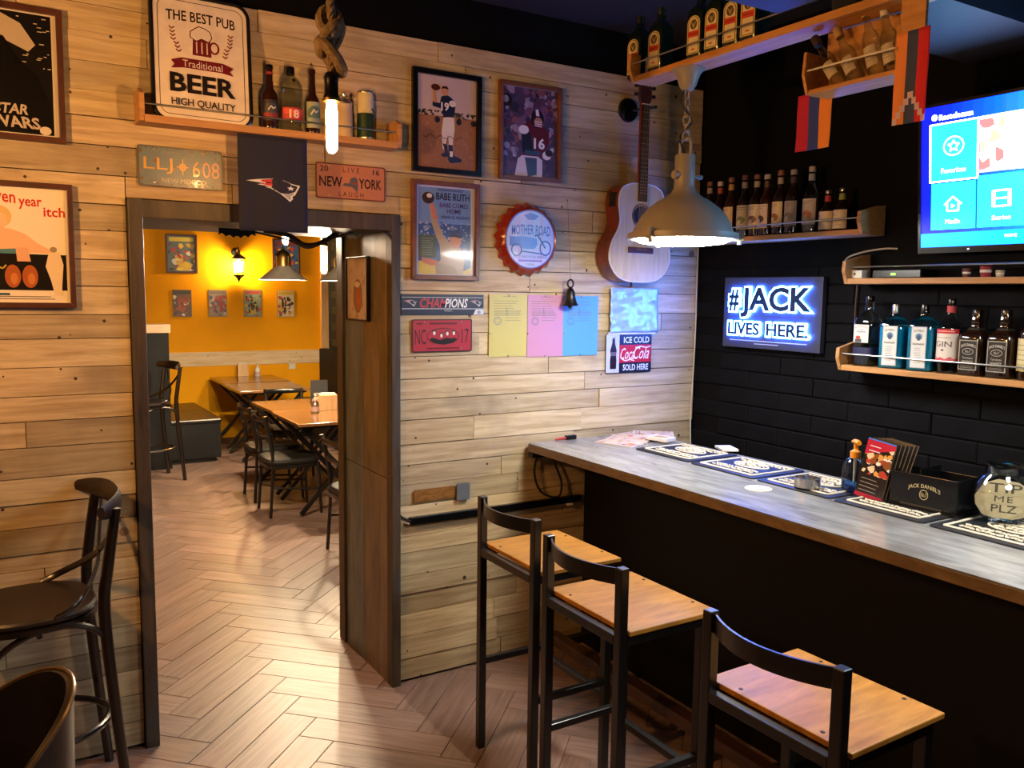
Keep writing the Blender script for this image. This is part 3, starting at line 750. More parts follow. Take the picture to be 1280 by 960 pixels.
for i, (x, y, a, l) in enumerate(((-1.30, 3.30, 0, 'black dining chair with a dark seat at the napkin holder table, nearest the doorway'), (-1.28, 3.86, 0, 'black dining chair pushed in behind the one nearest the doorway'),
                                  (-0.88, 4.72, -95, 'black dining chair at the far end of the napkin holder table'), (-1.16, 1.97, 4, 'black dining chair mostly hidden behind the dark door jamb'))):
    o = ch if i == 0 else copy_tree(ch); o.location = (x, y, 0); o.rotation_euler = (0, 0, R(a)); tag(o, l, 'chair', 'dining chairs in the yellow room')
# bench and partition
t = thing('bench', 'black box bench with padded seat beside the yellow wall', 'bench', (-1.62, 6.3, 0))
M_GREYBLACK = simple('charcoal_panel', '#121111', 0.65, var=0.1, spec=0.25)
part('box', t, M_GREYBLACK, lambda m: m.box(-0.26, 0.28, -0.70, 0.70, 0.05, 0.42))
part('plinth', t, M_BLACK, lambda m: m.box(-0.26, 0.24, -0.66, 0.70, 0, 0.05))
for a, b in ((-0.72, -0.01), (0.0, 0.70)): part('seat_pad', t, M_LEATHER, lambda m: m.box(-0.26, 0.29, a, b, 0.42, 0.46), bevel=0.012)
p = pw(212, 416, 5.45)
t = thing('partition', 'charcoal partition with a pale timber cap beside the bar chair in the yellow room', 'partition', (p.x-0.35, 5.45, 0))
part('panel', t, M_GREYBLACK, lambda m: m.box(-0.9, 0.34, 0, 0.12, 0, p.z))
part('cap', t, wood('pale_cap', '#c49a74', '#e2bd98', (1, 6, 6), 3, 0.5), lambda m: m.box(-0.9, 0.355, -0.02, 0.14, p.z, p.z+0.085), bevel=0.003)
t = thing('banquette', 'dark upholstered banquette beside the dark brick wall', 'bench', (0.17, 6.3, 0))
part('pad', t, M_GREYBLACK, lambda m: m.box(0.02, 0.12, -0.7, 0.7, 0.3, 1.07), bevel=0.01)
part('seat', t, M_LEATHER, lambda m: m.box(-0.25, 0.019, -0.7, 0.7, 0.3, 0.46), bevel=0.01)
part('plinth', t, M_BLACK, lambda m: m.box(-0.22, 0.11, -0.68, 0.68, 0, 0.299))
# ================================================================== WALL HANGINGS
def prect(TL, TR, BR, BL, Y=-0.02):
    a, b, c, d = (pw(*q, Y) for q in (TL, TR, BR, BL))
    return (a.x+b.x+c.x+d.x)/4, (a.z+b.z+c.z+d.z)/4, (b.x-a.x+c.x-d.x)/2, (a.z-d.z+b.z-c.z)/2
def on_plank(name, label, cat, quad, Y0=-0.006, group=None, tilt=0.0):
    x, z, w, h = prect(*quad)
    t = thing(name, label, cat, (x, Y0, z), group=group, rot=(0, tilt, 0))
    return t, w, h
def frame_part(t, w, h, fw, d, mat):
    """mitred picture frame: four bars"""
    def fn(m):
        a, b = w/2, h/2; c, e = a-fw, b-fw
        for P in ([(-a, b), (a, b), (c, e), (-c, e)], [(a, b), (a, -b), (c, -e), (c, e)], [(a, -b), (-a, -b), (-c, -e), (c, -e)], [(-a, -b), (-a, b), (-c, e), (-c, -e)]):
            m.prism(P, -d, 0)
    return part('frame', t, mat, fn, bevel=0.002)
def framed(name, label, quad, fmat, fw, draw, d=0.022, cat='picture', group=None, tilt=0.0, Y0=-0.006):
    t, w, h = on_plank(name, label, cat, quad, Y0, group, tilt)
    frame_part(t, w, h, fw, d, fmat)
    iw, ih = w-2*fw+0.002, h-2*fw+0.002
    part('backing', t, M_BLACK, lambda m: m.box(-iw/2, iw/2, -0.006, -0.001, -ih/2, ih/2))
    P = Print(iw, ih, -0.0065, 0.00012); draw(P); P.build('picture', M_GLOSSPRINT, t)
    return t
def draw_dark(P):                      # night-city film poster, figure left out
    P.rect(0, 0, 1, 1, '#c9bfae'); P.rect(0.02, 0.015, 0.955, 0.985, '#141110')
    rr = random.Random(2)
    for i in range(70):
        u = rr.uniform(0.04, 0.92); v = rr.uniform(0.03, 0.46); P.rect(u, v, u+rr.uniform(0.01, 0.045), v+0.007, '#b9ab94'); P.k -= 1
    P.up(); P.shape([(0.50, 0.02), (0.70, 0.10), (0.82, 0.26), (0.76, 0.32), (0.6, 0.26), (0.46, 0.20), (0.3, 0.2), (0.3, 0.1)], '#b3a48b')
    P.shape([(0.06, 0.5), (0.18, 0.30), (0.36, 0.18), (0.56, 0.22), (0.66, 0.36), (0.84, 0.52), (0.94, 0.75), (0.94, 0.97), (0.06, 0.97)], '#0b0909')
    P.text('STAR', 0.46, 0.75, 0.74, 0.835, '#b7a894', bold=0.03, shear=0.15); P.text('WARS', 0.42, 0.85, 0.84, 0.945, '#b7a894', bold=0.03, shear=-0.2)
    P.ell(0.88, 0.95, 0.05, 0.035, '#cfc3b0')
a, b = pw(78, 18, -0.02), pw(82, 180, -0.02)
def quad_left(xw, xr, zt, zb):         # poster that runs out of the photograph on its left side: right edge and width known
    return None
def framed_at(name, label, x0, x1, z0, z1, fmat, fw, draw, tilt=0.0, d=0.022):
    w, h = x1-x0, z1-z0
    t = thing(name, label, 'picture', ((x0+x1)/2, -0.006, (z0+z1)/2), rot=(0, tilt, 0))
    frame_part(t, w, h, fw, d, fmat); iw, ih = w-2*fw+0.002, h-2*fw+0.002
    part('backing', t, M_BLACK, lambda m: m.box(-iw/2, iw/2, -0.006, -0.001, -ih/2, ih/2))
    P = Print(iw, ih, -0.0065, 0.00012); draw(P); P.build('picture', M_GLOSSPRINT, t); return t
xr = (a.x+b.x)/2
framed_at('framed_poster', 'dark night scene film poster in a brown frame, upper of two on the plank wall', xr-0.40, xr, b.z, a.z+0.012, M_FRAME_DARK, 0.020, draw_dark, R(0.3))
def draw_itch(P):                      # pale film poster: generic figure
    P.rect(0, 0, 1, 1, '#e9dcc3')
    P.text('seven', 0.315, 0.05, 0.577, 0.125, '#c2382c', bold=0.02, slant=-0.02); P.text('year', 0.60, 0.10, 0.79, 0.19, '#c2382c', bold=0.02); P.text('itch', 0.80, 0.16, 0.98, 0.245, '#c2382c', bold=0.02)
    P.shape([(0.1, 0.55), (0.2, 0.42), (0.35, 0.36), (0.52, 0.36), (0.64, 0.40), (0.74, 0.48), (0.86, 0.54), (0.84, 0.57), (0.7, 0.56), (0.6, 0.60), (0.3, 0.62)], '#e3b68e')
    P.ell(0.42, 0.26, 0.12, 0.10, '#d9b878'); P.ell(0.43, 0.295, 0.075, 0.075, '#e6bd97'); P.shape([(0.40, 0.34), (0.47, 0.34), (0.49, 0.40), (0.38, 0.40)], '#e3b68e')
    P.shape([(0.16, 0.56), (0.56, 0.53), (0.60, 0.60), (0.14, 0.62)], '#4d7f8c')
    P.rect(0, 0.575, 0.975, 0.89, '#191512')
    P.shape([(0.56, 0.52), (0.66, 0.52), (0.68, 0.64), (0.57, 0.64)], '#dba981')
    for cu in (0.53, 0.67): P.ell(cu, 0.77, 0.065, 0.10, '#a85a2c'); P.ell(cu+0.01, 0.79, 0.03, 0.05, '#c47a42')
    P.shape([(0.83, 0.56), (0.92, 0.55), (0.95, 0.66), (0.93, 0.88), (0.95, 0.93), (0.87, 0.93), (0.84, 0.80), (0.80, 0.68)], '#e2cba4'); P.ell(0.87, 0.53, 0.03, 0.025, '#9a8a6a')
    for v, s in ((0.63, 0.30), (0.69, 0.36), (0.77, 0.2), (0.84, 0.32)):
        P.line([(0.06+i*0.03, v+0.018*math.sin(i*2.1)) for i in range(int(s/0.03)+3)], 0.012, '#c9b23c')
    P.lines(0.08, 0.9, 0.945, 0.965, 2, '#7d7466', 0.006); P.line([(0.2, 0.925), (0.5, 0.925)], 0.018, '#39566b')
a, b = pw(90, 231, -0.02), pw(96, 385, -0.02); xr = (a.x+b.x)/2
framed_at('framed_poster', 'pale film poster with red lettering in a dark brown frame, left of the doorway', xr-0.41, xr, b.z, a.z, M_FRAME_DARK, 0.019, draw_itch, R(0.2))

def draw_19(P):
    P.rect(0, 0, 1, 0.43, '#bda9a6'); P.rect(0, 0.425, 1, 1, '#94684a'); P.specks(0, 0.43, 1, 1, 200, ['#8a5f43', '#9f7355', '#a87d5e'], 0.006, 0.014)
    P.specks(0, 0.37, 1, 0.44, 60, ['#3b3a2c', '#4b4634', '#2a2a22'], 0.010, 0.022)
    for u in (0.34, 0.70, 0.95): P.ell(u, 0.47, 0.045, 0.035, '#23252f')
    P.shape([(0.44, 0.43), (0.62, 0.43), (0.63, 0.55), (0.60, 0.70), (0.61, 0.80), (0.54, 0.80), (0.52, 0.62), (0.48, 0.72), (0.50, 0.80), (0.43, 0.78), (0.41, 0.60)], '#d9d2cc')
    P.shape([(0.43, 0.72), (0.50, 0.73), (0.52, 0.82), (0.56, 0.86), (0.44, 0.87), (0.40, 0.84), (0.47, 0.82)], '#26304f'); P.shape([(0.53, 0.73), (0.60, 0.73), (0.61, 0.84), (0.76, 0.88), (0.74, 0.91), (0.56, 0.93), (0.52, 0.90)], '#26304f'); P.rect(0.55, 0.80, 0.60, 0.86, '#e0dad4')
    P.shape([(0.40, 0.22), (0.48, 0.19), (0.56, 0.21), (0.62, 0.25), (0.64, 0.30), (0.62, 0.42), (0.44, 0.44), (0.42, 0.35), (0.26, 0.33), (0.26, 0.28), (0.38, 0.29)], '#1d2440')
    P.shape([(0.27, 0.13), (0.31, 0.13), (0.33, 0.29), (0.28, 0.29)], '#b98264'); P.ell(0.31, 0.125, 0.075, 0.035, '#4a2417'); P.ell(0.46, 0.15, 0.06, 0.055, '#bd8a6d'); P.shape([(0.40, 0.135), (0.42, 0.105), (0.50, 0.10), (0.525, 0.135), (0.46, 0.125)], '#3a2417')
    P.ell(0.59, 0.28, 0.06, 0.035, '#d7d0cc'); P.text('19', 0.40, 0.275, 0.53, 0.365, '#e6e2dc', bold=0.03)
    P.line([(0.1+0.05*i, 0.655+0.022*math.sin(i*1.9)) for i in range(14)], 0.006, '#3b2c24')
framed('framed_photo', 'black framed photo of a player in a dark 19 jersey throwing a football', ((515, 83), (602, 96), (601, 221), (516, 214)), M_BLACKGLOSS, 0.023, draw_19)
def draw_16(P):
    P.rect(0, 0, 1, 1, '#4a3a56'); P.specks(0, 0, 1, 0.62, 120, ['#6d4a6a', '#7c4a52', '#3a3556', '#8d7a94', '#54324a', '#2c2a40', '#9a8fa8'], 0.02, 0.07); P.specks(0, 0.62, 1, 0.78, 30, ['#8b86a4', '#b4afc2', '#6a5a78'], 0.02, 0.05); P.rect(0, 0.82, 1, 1, '#4a3350'); P.specks(0, 0.8, 1, 1, 40, ['#5a3c54', '#3d2b48'], 0.02, 0.05)
    P.shape([(0.28, 0.80), (0.42, 0.72), (0.60, 0.74), (0.72, 0.80), (0.72, 1.0), (0.22, 1.0)], '#c9c0cc'); P.shape([(0.40, 0.78), (0.62, 0.78), (0.62, 0.97), (0.46, 1.0)], '#38495f')
    P.shape([(0.36, 0.42), (0.48, 0.36), (0.70, 0.38), (0.84, 0.48), (0.84, 0.60), (0.74, 0.76), (0.36, 0.76), (0.36, 0.56)], '#5a1b28'); P.shape([(0.34, 0.50), (0.50, 0.50), (0.56, 0.70), (0.50, 0.76), (0.36, 0.72)], '#1c1c2c'); P.rect(0.40, 0.70, 0.68, 0.745, '#2f4c66')
    P.ell(0.38, 0.47, 0.09, 0.05, '#d8d2d6'); P.ell(0.80, 0.74, 0.08, 0.05, '#d8d2d6'); P.ell(0.84, 0.71, 0.07, 0.04, '#33202a')
    P.ell(0.625, 0.33, 0.115, 0.105, '#2c1624'); P.shape([(0.59, 0.23), (0.64, 0.225), (0.66, 0.30), (0.60, 0.30)], '#d6cfd4'); P.ell(0.64, 0.37, 0.075, 0.055, '#a4765f')
    for k in range(3): P.line([(0.57, 0.36+0.025*k), (0.71, 0.37+0.025*k)], 0.008, '#dad4d6')
    P.text('16', 0.56, 0.55, 0.76, 0.675, '#e2dce0', bold=0.03); P.ell(0.08, 0.16, 0.09, 0.07, '#251c2a'); P.ell(0.06, 0.15, 0.05, 0.04, '#8a8390')
framed('framed_photo', 'brown framed photo of a helmeted football player in a red 16 jersey', ((625, 98), (704, 112), (700, 230), (623, 222)), M_FRAME_BROWN, 0.020, draw_16, tilt=R(-0.6))
def draw_base(P):
    P.rect(0, 0, 1, 1, '#b8bdd8'); P.rect(0.05, 0.02, 0.93, 0.985, '#3a5a94'); P.rect(0.05, 0.02, 0.93, 0.42, '#6f8fc2')
    P.specks(0.05, 0.40, 0.93, 0.60, 110, ['#5a76a8', '#8696b4', '#43608f', '#a0a9bd'], 0.01, 0.022); P.rect(0.05, 0.55, 0.34, 0.80, '#4c5a46'); P.rect(0.05, 0.84, 0.34, 0.985, '#c3b04e'); P.shape([(0.70, 0.985), (0.93, 0.9), (0.93, 0.985)], '#c3b04e')
    P.shape([(0.22, 0.20), (0.30, 0.20), (0.38, 0.42), (0.46, 0.54), (0.62, 0.66), (0.76, 0.68), (0.83, 0.80), (0.80, 0.985), (0.34, 0.985), (0.32, 0.90), (0.42, 0.82), (0.40, 0.66), (0.32, 0.52), (0.26, 0.40)], '#a8977c'); P.shape([(0.24, 0.20), (0.30, 0.20), (0.37, 0.36), (0.30, 0.38)], '#c07a58')
    P.ell(0.21, 0.14, 0.10, 0.065, '#3d2417'); P.ell(0.23, 0.115, 0.045, 0.025, '#d8d2c8'); P.ell(0.67, 0.61, 0.10, 0.075, '#c3855f'); P.shape([(0.56, 0.56), (0.60, 0.49), (0.72, 0.47), (0.79, 0.52), (0.78, 0.57), (0.66, 0.56)], '#3c4a72'); P.line([(0.60, 0.545), (0.78, 0.565)], 0.018, '#2c3655')
    P.shape([(0.10, 0.80), (0.22, 0.81), (0.36, 0.83), (0.40, 0.88), (0.26, 0.89), (0.12, 0.86)], '#b8704f'); P.shape([(0.34, 0.85), (0.66, 0.90), (0.72, 0.985), (0.36, 0.985)], '#998a70')
    P.text('BABE RUTH', 0.34, 0.075, 0.90, 0.155, '#2a2440', bold=0.012); P.text('BABE COMES', 0.40, 0.185, 0.88, 0.235, '#54407a', bold=0.012); P.text('HOME', 0.52, 0.25, 0.76, 0.30, '#54407a', bold=0.012); P.text('ANNA Q. NILSSON', 0.42, 0.325, 0.90, 0.365, '#2c3358')
    P.lines(0.36, 0.85, 0.035, 0.05, 2, '#3b4266', 0.006); P.lines(0.10, 0.30, 0.59, 0.77, 8, '#7d8874', 0.008)
framed('framed_poster', 'blue baseball film poster in a brown wooden frame under the black framed photo', ((515, 223), (600, 231), (598, 352), (514, 348)), M_FRAME_BROWN, 0.021, draw_base)

# tin plates
def rrect(w, h, r, n=5):
    P = []
    for cx, cz, a in ((w/2-r, h/2-r, 0), (-w/2+r, h/2-r, 90), (-w/2+r, -h/2+r, 180), (w/2-r, -h/2+r, 270)):
        P += arc(cx, cz, r, a, a+90, n)
    return P
def plate(name, label, quad, base, draw, r=0.010, rim=None, cat='plate', d=0.003, Y0=-0.008, tilt=0.0, group=None):
    t, w, h = on_plank(name, label, cat, quad, Y0, group, tilt)
    part('sheet', t, simple(name+'_'+base, base, 0.35, var=0.1), lambda m: m.prism(rrect(w, h, r), -d, 0))
    P = Print(w*0.985, h*0.97, -d-0.0003, 0.00012); draw(P)
    pr_ = P.build('print', M_TIN, t)
    if rim:
        def rimf(m):
            o = rrect(w, h, r); i = rrect(w-0.010, h-0.010, r*0.7); n = len(o)
            m.add([(p[0], -d-0.0012, p[1]) for p in o]+[(p[0], -d-0.0012, p[1]) for p in i]+[(p[0], -d+0.001, p[1]) for p in o]+[(p[0], -d+0.0003, p[1]) for p in i],
                  [(k, (k+1) % n, n+(k+1) % n, n+k) for k in range(n)]+[(k, 2*n+k, 2*n+(k+1) % n, (k+1) % n) for k in range(n)]+[(n+k, n+(k+1) % n, 3*n+(k+1) % n, 3*n+k) for k in range(n)])
        part('raised_rim', t, simple(name+'_rim'+rim, rim, 0.35), rimf)
    for x in (-0.31, 0.31):
        for z in (-0.40, 0.40): part('bolt', t, M_STEEL, lambda m: m.loft([(0.004, 0), (0.0035, 0.002), (0.001, 0.003)], 8)).location = (0, 0, 0)
    k = 0
    for o in [c for c in t.children if c.name.startswith('bolt')]:
        o.rotation_euler = (PI/2, 0, 0); o.location = ((-0.31, -0.31, 0.31, 0.31)[k]*w, -d-0.0002, (-0.41, 0.41, -0.41, 0.41)[k]*h); k += 1
    return t
def d_nm(P):
    P.specks(0, 0, 1, 1, 90, ['#66737a', '#5c6c76', '#766c5c', '#6a5238', '#5f7078'], 0.01, 0.07); P.specks(0, 0, 1, 0.06, 40, ['#3c342c', '#51473a'], 0.01, 0.03); P.specks(0, 0.86, 1, 1, 50, ['#3c342c', '#51473a', '#6b5a3e'], 0.01, 0.04)
    P.text('LLJ', 0.06, 0.28, 0.40, 0.68, '#c99a3f'); P.text('6', 0.64, 0.30, 0.73, 0.70, '#c99a3f'); P.text('08', 0.76, 0.30, 0.97, 0.72, '#c38a72')
    P.ell(0.52, 0.48, 0.042, 0.10, '#c9963a'); P.ell(0.52, 0.48, 0.022, 0.05, '#b3542a')
    for a in range(4): P.line([(0.52, 0.48), (0.52+0.07*math.cos(a*PI/2), 0.48+0.20*math.sin(a*PI/2))], 0.03, '#c9963a')
    P.text('NEW MEXICO', 0.27, 0.79, 0.80, 0.91, '#b9b2a2'); P.text('CENTENNIAL', 0.27, 0.12, 0.68, 0.17, '#8d8f86')
plate('licence_plate', 'worn grey blue licence plate with yellow characters above the doorway', ((172, 179), (279, 190), (278, 238), (173, 231)), '#5f7078', d_nm, rim='#4a453c', group='licence plates on the plank wall')
def d_ny(P):
    P.rect(0, 0, 1, 1, '#b87a5a'); P.text('20', 0.05, 0.07, 0.17, 0.24, '#2a1e1a', bold=0.012); P.text('16', 0.82, 0.07, 0.92, 0.24, '#2a1e1a', bold=0.012); P.text('L I V E', 0.38, 0.07, 0.62, 0.22, '#4a342c')
    P.text('NEW', 0.04, 0.37, 0.37, 0.67, '#221814', bold=0.02); P.text('YORK', 0.61, 0.37, 0.95, 0.67, '#221814', bold=0.02); P.text('L A U G H', 0.32, 0.79, 0.68, 0.93, '#3a2820')
    P.shape([(0.37, 0.62), (0.40, 0.54), (0.47, 0.54), (0.49, 0.40), (0.55, 0.33), (0.59, 0.40), (0.60, 0.62), (0.585, 0.80), (0.55, 0.70), (0.51, 0.64)], '#5a5a66'); P.rect(0.50, 0.50, 0.59, 0.56, '#8a4a42')
plate('licence_plate', 'salmon licence plate with NEW YORK in black beside the navy banner', ((395, 201), (483, 210), (482, 253), (396, 246)), '#b87a5a', d_ny, rim='#6a3a2a', group='licence plates on the plank wall')
def d_nc(P):
    P.rect(0, 0, 1, 1, '#a02c3c'); P.text('NC', 0.04, 0.30, 0.22, 0.77, '#24141a'); P.text('17', 0.83, 0.30, 0.95, 0.75, '#24141a'); P.ring(0.51, 0.52, 0.275, 0.26, 0.02, '#1d1116')
    P.shape([(0.28, 0.62), (0.33, 0.56), (0.40, 0.60), (0.46, 0.64), (0.52, 0.60), (0.58, 0.57), (0.66, 0.60), (0.70, 0.57), (0.75, 0.63), (0.68, 0.74), (0.52, 0.79), (0.36, 0.74)], '#171014')
    for u, v in ((0.36, 0.42), (0.48, 0.50), (0.58, 0.44), (0.69, 0.43)): P.ell(u, v-0.025, 0.030, 0.075, '#1d1418'); P.ell(u, v, 0.022, 0.062, '#d8ccc8')
    P.lines(0.28, 0.74, 0.115, 0.115, 1, '#641c28', 0.06, 0); P.lines(0.24, 0.78, 0.895, 0.895, 1, '#5c1822', 0.035, 0); P.lines(0.06, 0.16, 0.12, 0.12, 1, '#641c28', 0.05, 0)
plate('licence_plate', 'dark red licence plate with NC 17 and an oval of four figures', ((516, 399), (592, 399), (590, 440), (516, 440)), '#a02c3c', d_nc, rim='#33141a', group='licence plates on the plank wall')
def d_ch(P):
    P.rect(0, 0, 1, 1, '#1c2740'); P.rect(0, 0.14, 1, 0.165, '#b8bcc6'); P.rect(0, 0.69, 1, 0.725, '#b8bcc6'); P.shape([(0.87, 1), (0.90, 0.74), (1, 0.74), (1, 1)], '#c9ccd2')
    P.text('CHAM', 0.215, 0.20, 0.55, 0.66, '#b52f3d', bold=0.02, shear=0.25); P.text('PIONS', 0.515, 0.20, 0.80, 0.66, '#dcdfe4', bold=0.02, shear=0.25); P.text('PATRIOTS', 0.51, 0.75, 0.605, 0.85, '#a9adb8'); P.ell(0.94, 0.88, 0.022, 0.09, '#8e929a')
    for u in (0.10, 0.895): logo(P, u, 0.43, 0.075, 0.19)
def logo(P, cu, cv, su, sv):
    """flying elvish head in profile: streaming red stripes, navy cap with a star, grey face"""
    f = lambda pts: [(cu+a*su, cv+b*sv) for a, b in pts]
    out = [(-1.0, -0.50), (-0.55, -0.66), (-0.05, -0.78), (0.40, -0.68), (0.70, -0.46), (1.0, -0.36), (0.92, -0.05), (0.80, 0.40), (0.70, 0.52), (0.72, 0.72), (0.60, 0.95), (0.46, 0.70), (0.20, 0.32), (-0.10, 0.02), (-0.32, -0.10), (-0.12, -0.14), (-0.60, -0.26), (-0.30, -0.36)]
    P.shape(f(out), '#c4c8cf'); P.shape(f([(-0.95, -0.50), (-0.5, -0.60), (-0.06, -0.70), (-0.06, -0.50), (-0.55, -0.44)]), '#b52f3d'); P.shape(f([(-0.5, -0.32), (-0.06, -0.42), (-0.06, -0.18), (-0.3, -0.22)]), '#b52f3d')
    P.shape(f([(-0.02, -0.70), (0.38, -0.60), (0.66, -0.40), (0.92, -0.30), (0.80, 0.15), (0.60, 0.30), (0.35, 0.30), (0.0, 0.0), (-0.2, -0.06), (0.15, -0.1), (-0.02, -0.25)]), '#1b2238'); P.shape(f([(0.30, 0.34), (0.55, 0.32), (0.76, 0.22), (0.72, 0.40), (0.62, 0.52), (0.64, 0.70), (0.58, 0.82), (0.48, 0.62)]), '#9498a2')
    st_ = []
    for i in range(10):
        a = PI/2+i*PI/5; r = 0.20 if i % 2 == 0 else 0.085; st_.append((0.64+r*math.cos(a)*0.75, -0.10-r*math.sin(a)))
    P.shape(f(st_), '#d2d6dc')
t, w_, h_ = on_plank('sticker_strip', 'navy champions banner strip above the dark red licence plate', 'sign', ((503, 367), (606, 369), (606, 393), (503, 394)), -0.006)
part('sheet', t, simple('strip_card', '#1c2740', 0.4), lambda m: m.box(-w_/2, w_/2, -0.002, 0, -h_/2, h_/2)); P = Print(w_, h_, -0.0022, 0.0001); d_ch(P); P.build('print', M_TIN, t)
def d_cola(P):
    P.rect(0, 0, 1, 1, '#151a2c'); P.rect(0, 0, 0.285, 1, '#b9bcc8'); P.rect(0.285, 0.28, 1, 0.745, '#b3202c')
    P.text('ICE COLD', 0.38, 0.07, 0.95, 0.235, '#d9dbe2', bold=0.02); P.text('SOLD HERE', 0.37, 0.79, 0.94, 0.955, '#d9dbe2', bold=0.02)
    P.text('Coca', 0.31, 0.36, 0.62, 0.66, '#e2dfe2', bold=0.004, shear=0.45); P.text('Cola', 0.60, 0.33, 0.95, 0.66, '#e2dfe2', bold=0.004, shear=0.45)
    P.line([(0.34, 0.64), (0.42, 0.70), (0.52, 0.665), (0.62, 0.70)], 0.03, '#e2dfe2'); P.line([(0.64, 0.36), (0.76, 0.325), (0.88, 0.36), (0.98, 0.33)], 0.03, '#e2dfe2')
    P.shape([(0.13, 0.09), (0.18, 0.09), (0.185, 0.22), (0.20, 0.30), (0.225, 0.42), (0.215, 0.55), (0.225, 0.68), (0.22, 0.90), (0.09, 0.90), (0.085, 0.68), (0.095, 0.55), (0.085, 0.42), (0.11, 0.30), (0.125, 0.22)], '#23161a'); P.rect(0.095, 0.46, 0.215, 0.56, '#6a5a5e'); P.rect(0.13, 0.09, 0.18, 0.115, '#6f7076')
plate('soda_sign', 'tin soda sign reading ice cold and sold here beside the black wall', ((759, 416), (816, 418), (815, 466), (758, 466)), '#151a2c', d_cola, r=0.012, cat='sign')

# navy banner hanging from the bottle shelf
def cloth_sheet(parent, name, w, h, mat, colour, nx=12, nz=18, amp=0.006, seed=0, painter=None, lay=0.0007):
    """hanging cloth, gently waved, with print shapes following the same waves"""
    rr = random.Random(seed); ph = [rr.uniform(0, 6) for _ in range(4)]
    def yy(x, z): return -amp*(math.sin(x/w*7+ph[0]+z/h*1.5)+0.6*math.sin(x/w*13+ph[1]-z/h*3)+0.5*math.sin(z/h*9+ph[2]))*(0.35+0.65*min(1.0, max(0.0, 0.5-z/h)))
    m = MB(); vs = []; fs = []
    for j in range(nz+1):
        for i in range(nx+1):
            x = (i/nx-0.5)*w; z = (0.5-j/nz)*h; vs.append((x, yy(x, z), z))
    for j in range(nz):
        for i in range(nx): fs.append((j*(nx+1)+i, (j+1)*(nx+1)+i, (j+1)*(nx+1)+i+1, j*(nx+1)+i+1))
    if callable(colour):
        for f_ in fs:
            c = vs[f_[0]]; d = vs[f_[2]]; m.add([], []); 
        o0 = len(m.v); m.v += vs
        for f_ in fs:
            cx = sum(vs[i][0] for i in f_)/4/w+0.5; cz = 0.5-sum(vs[i][2] for i in f_)/4/h
            m.f.append(f_); m.c.append(colour(cx, cz))
    else: m.add(vs, fs, hx(colour))
    o = m.build(name, mat, parent, True, fix=False)
    md = o.modifiers.new('thickness', 'SOLIDIFY'); md.thickness = 0.0012; md.offset = 1.0
    if painter:
        P = Print(w, h, 0, 0.0); painter(P)
        k = 0; last = None; nv = []
        # lay every printed shape on the cloth, later shapes a hair in front
        lay_of = {}
        for fi, f_ in enumerate(P.m.f):
            for i in f_: lay_of.setdefault(i, fi)
        P.m.v = [(v[0], yy(v[0], v[2])-0.0016-lay_of.get(i, 0)*0.00006, v[2]) for i, v in enumerate(P.m.v)]
        P.m.build('emblem', mat, o, fix=False)
    return o
t, w_, h_ = on_plank('navy_banner', 'navy cloth banner with a winged head emblem hanging over the doorway', 'banner', ((298, 166), (386, 176), (382, 293), (297, 286)), -0.135)
x, z, w_, h_ = prect((298, 166), (386, 176), (382, 293), (297, 286), -0.135); t.location = (x, -0.138, z)
cloth_sheet(t, 'cloth', w_, h_, M_CLOTH, '#16182f', amp=0.003, seed=4, painter=lambda P: logo(P, 0.50, 0.545, 0.39, 0.135))

# three coloured sheets with pins
for nm, q, c in (('yellow', ((613, 368), (661, 369), (661, 446), (613, 446)), '#b8ae62'), ('pink', ((660, 369), (706, 369), (705, 446), (661, 446)), '#b8839f'), ('blue', ((706, 370), (750, 370), (748, 444), (705, 445)), '#5597c4')):
    t, w_, h_ = on_plank('paper_sheet', nm+' printed notice sheet pinned to the plank wall', 'paper', q, -0.006, 'notice sheets')
    P = Print(w_, h_, -0.0012, 0.0001); P.rect(0, 0, 1, 1, c)
    ink = '#6d6a58'
    P.lines(0.35, 0.70, 0.03, 0.03, 1, ink, 0.006, 0); P.lines(0.12, 0.80, 0.10, 0.22, 4, ink, 0.006, 0.3); P.lines(0.12, 0.85, 0.255, 0.33, 5, ink, 0.006, 0.15); P.ring(0.22, 0.42, 0.10, 0.065, 0.01, '#5d6a86'); P.ring(0.22, 0.42, 0.06, 0.04, 0.006, '#5d6a86'); P.lines(0.40, 0.85, 0.37, 0.41, 2, ink, 0.006, 0.3); P.line([(0.45, 0.2), (0.46, 0.34)], 0.008, '#4d5570')
    P.build('sheet', M_PRINT, t); part('backing', t, simple('sheet_back_'+nm, c, 0.7), lambda m: m.box(-w_/2, w_/2, -0.0011, -0.0002, -h_/2, h_/2))
    for u, v in ((0.0, 0.485), (0.0, -0.485), (-0.47, -0.12)): part('pin', t, M_STEEL, lambda m: m.loft([(0.004, 0), (0.004, 0.002), (0.002, 0.004)], 8)).rotation_euler = (PI/2, 0, 0)
    for o, (u, v) in zip([c_ for c_ in t.children if c_.name.startswith('pin')], ((0.0, 0.485), (0.0, -0.485), (-0.47, -0.12))): o.location = (u*w_, -0.002, v*h_)

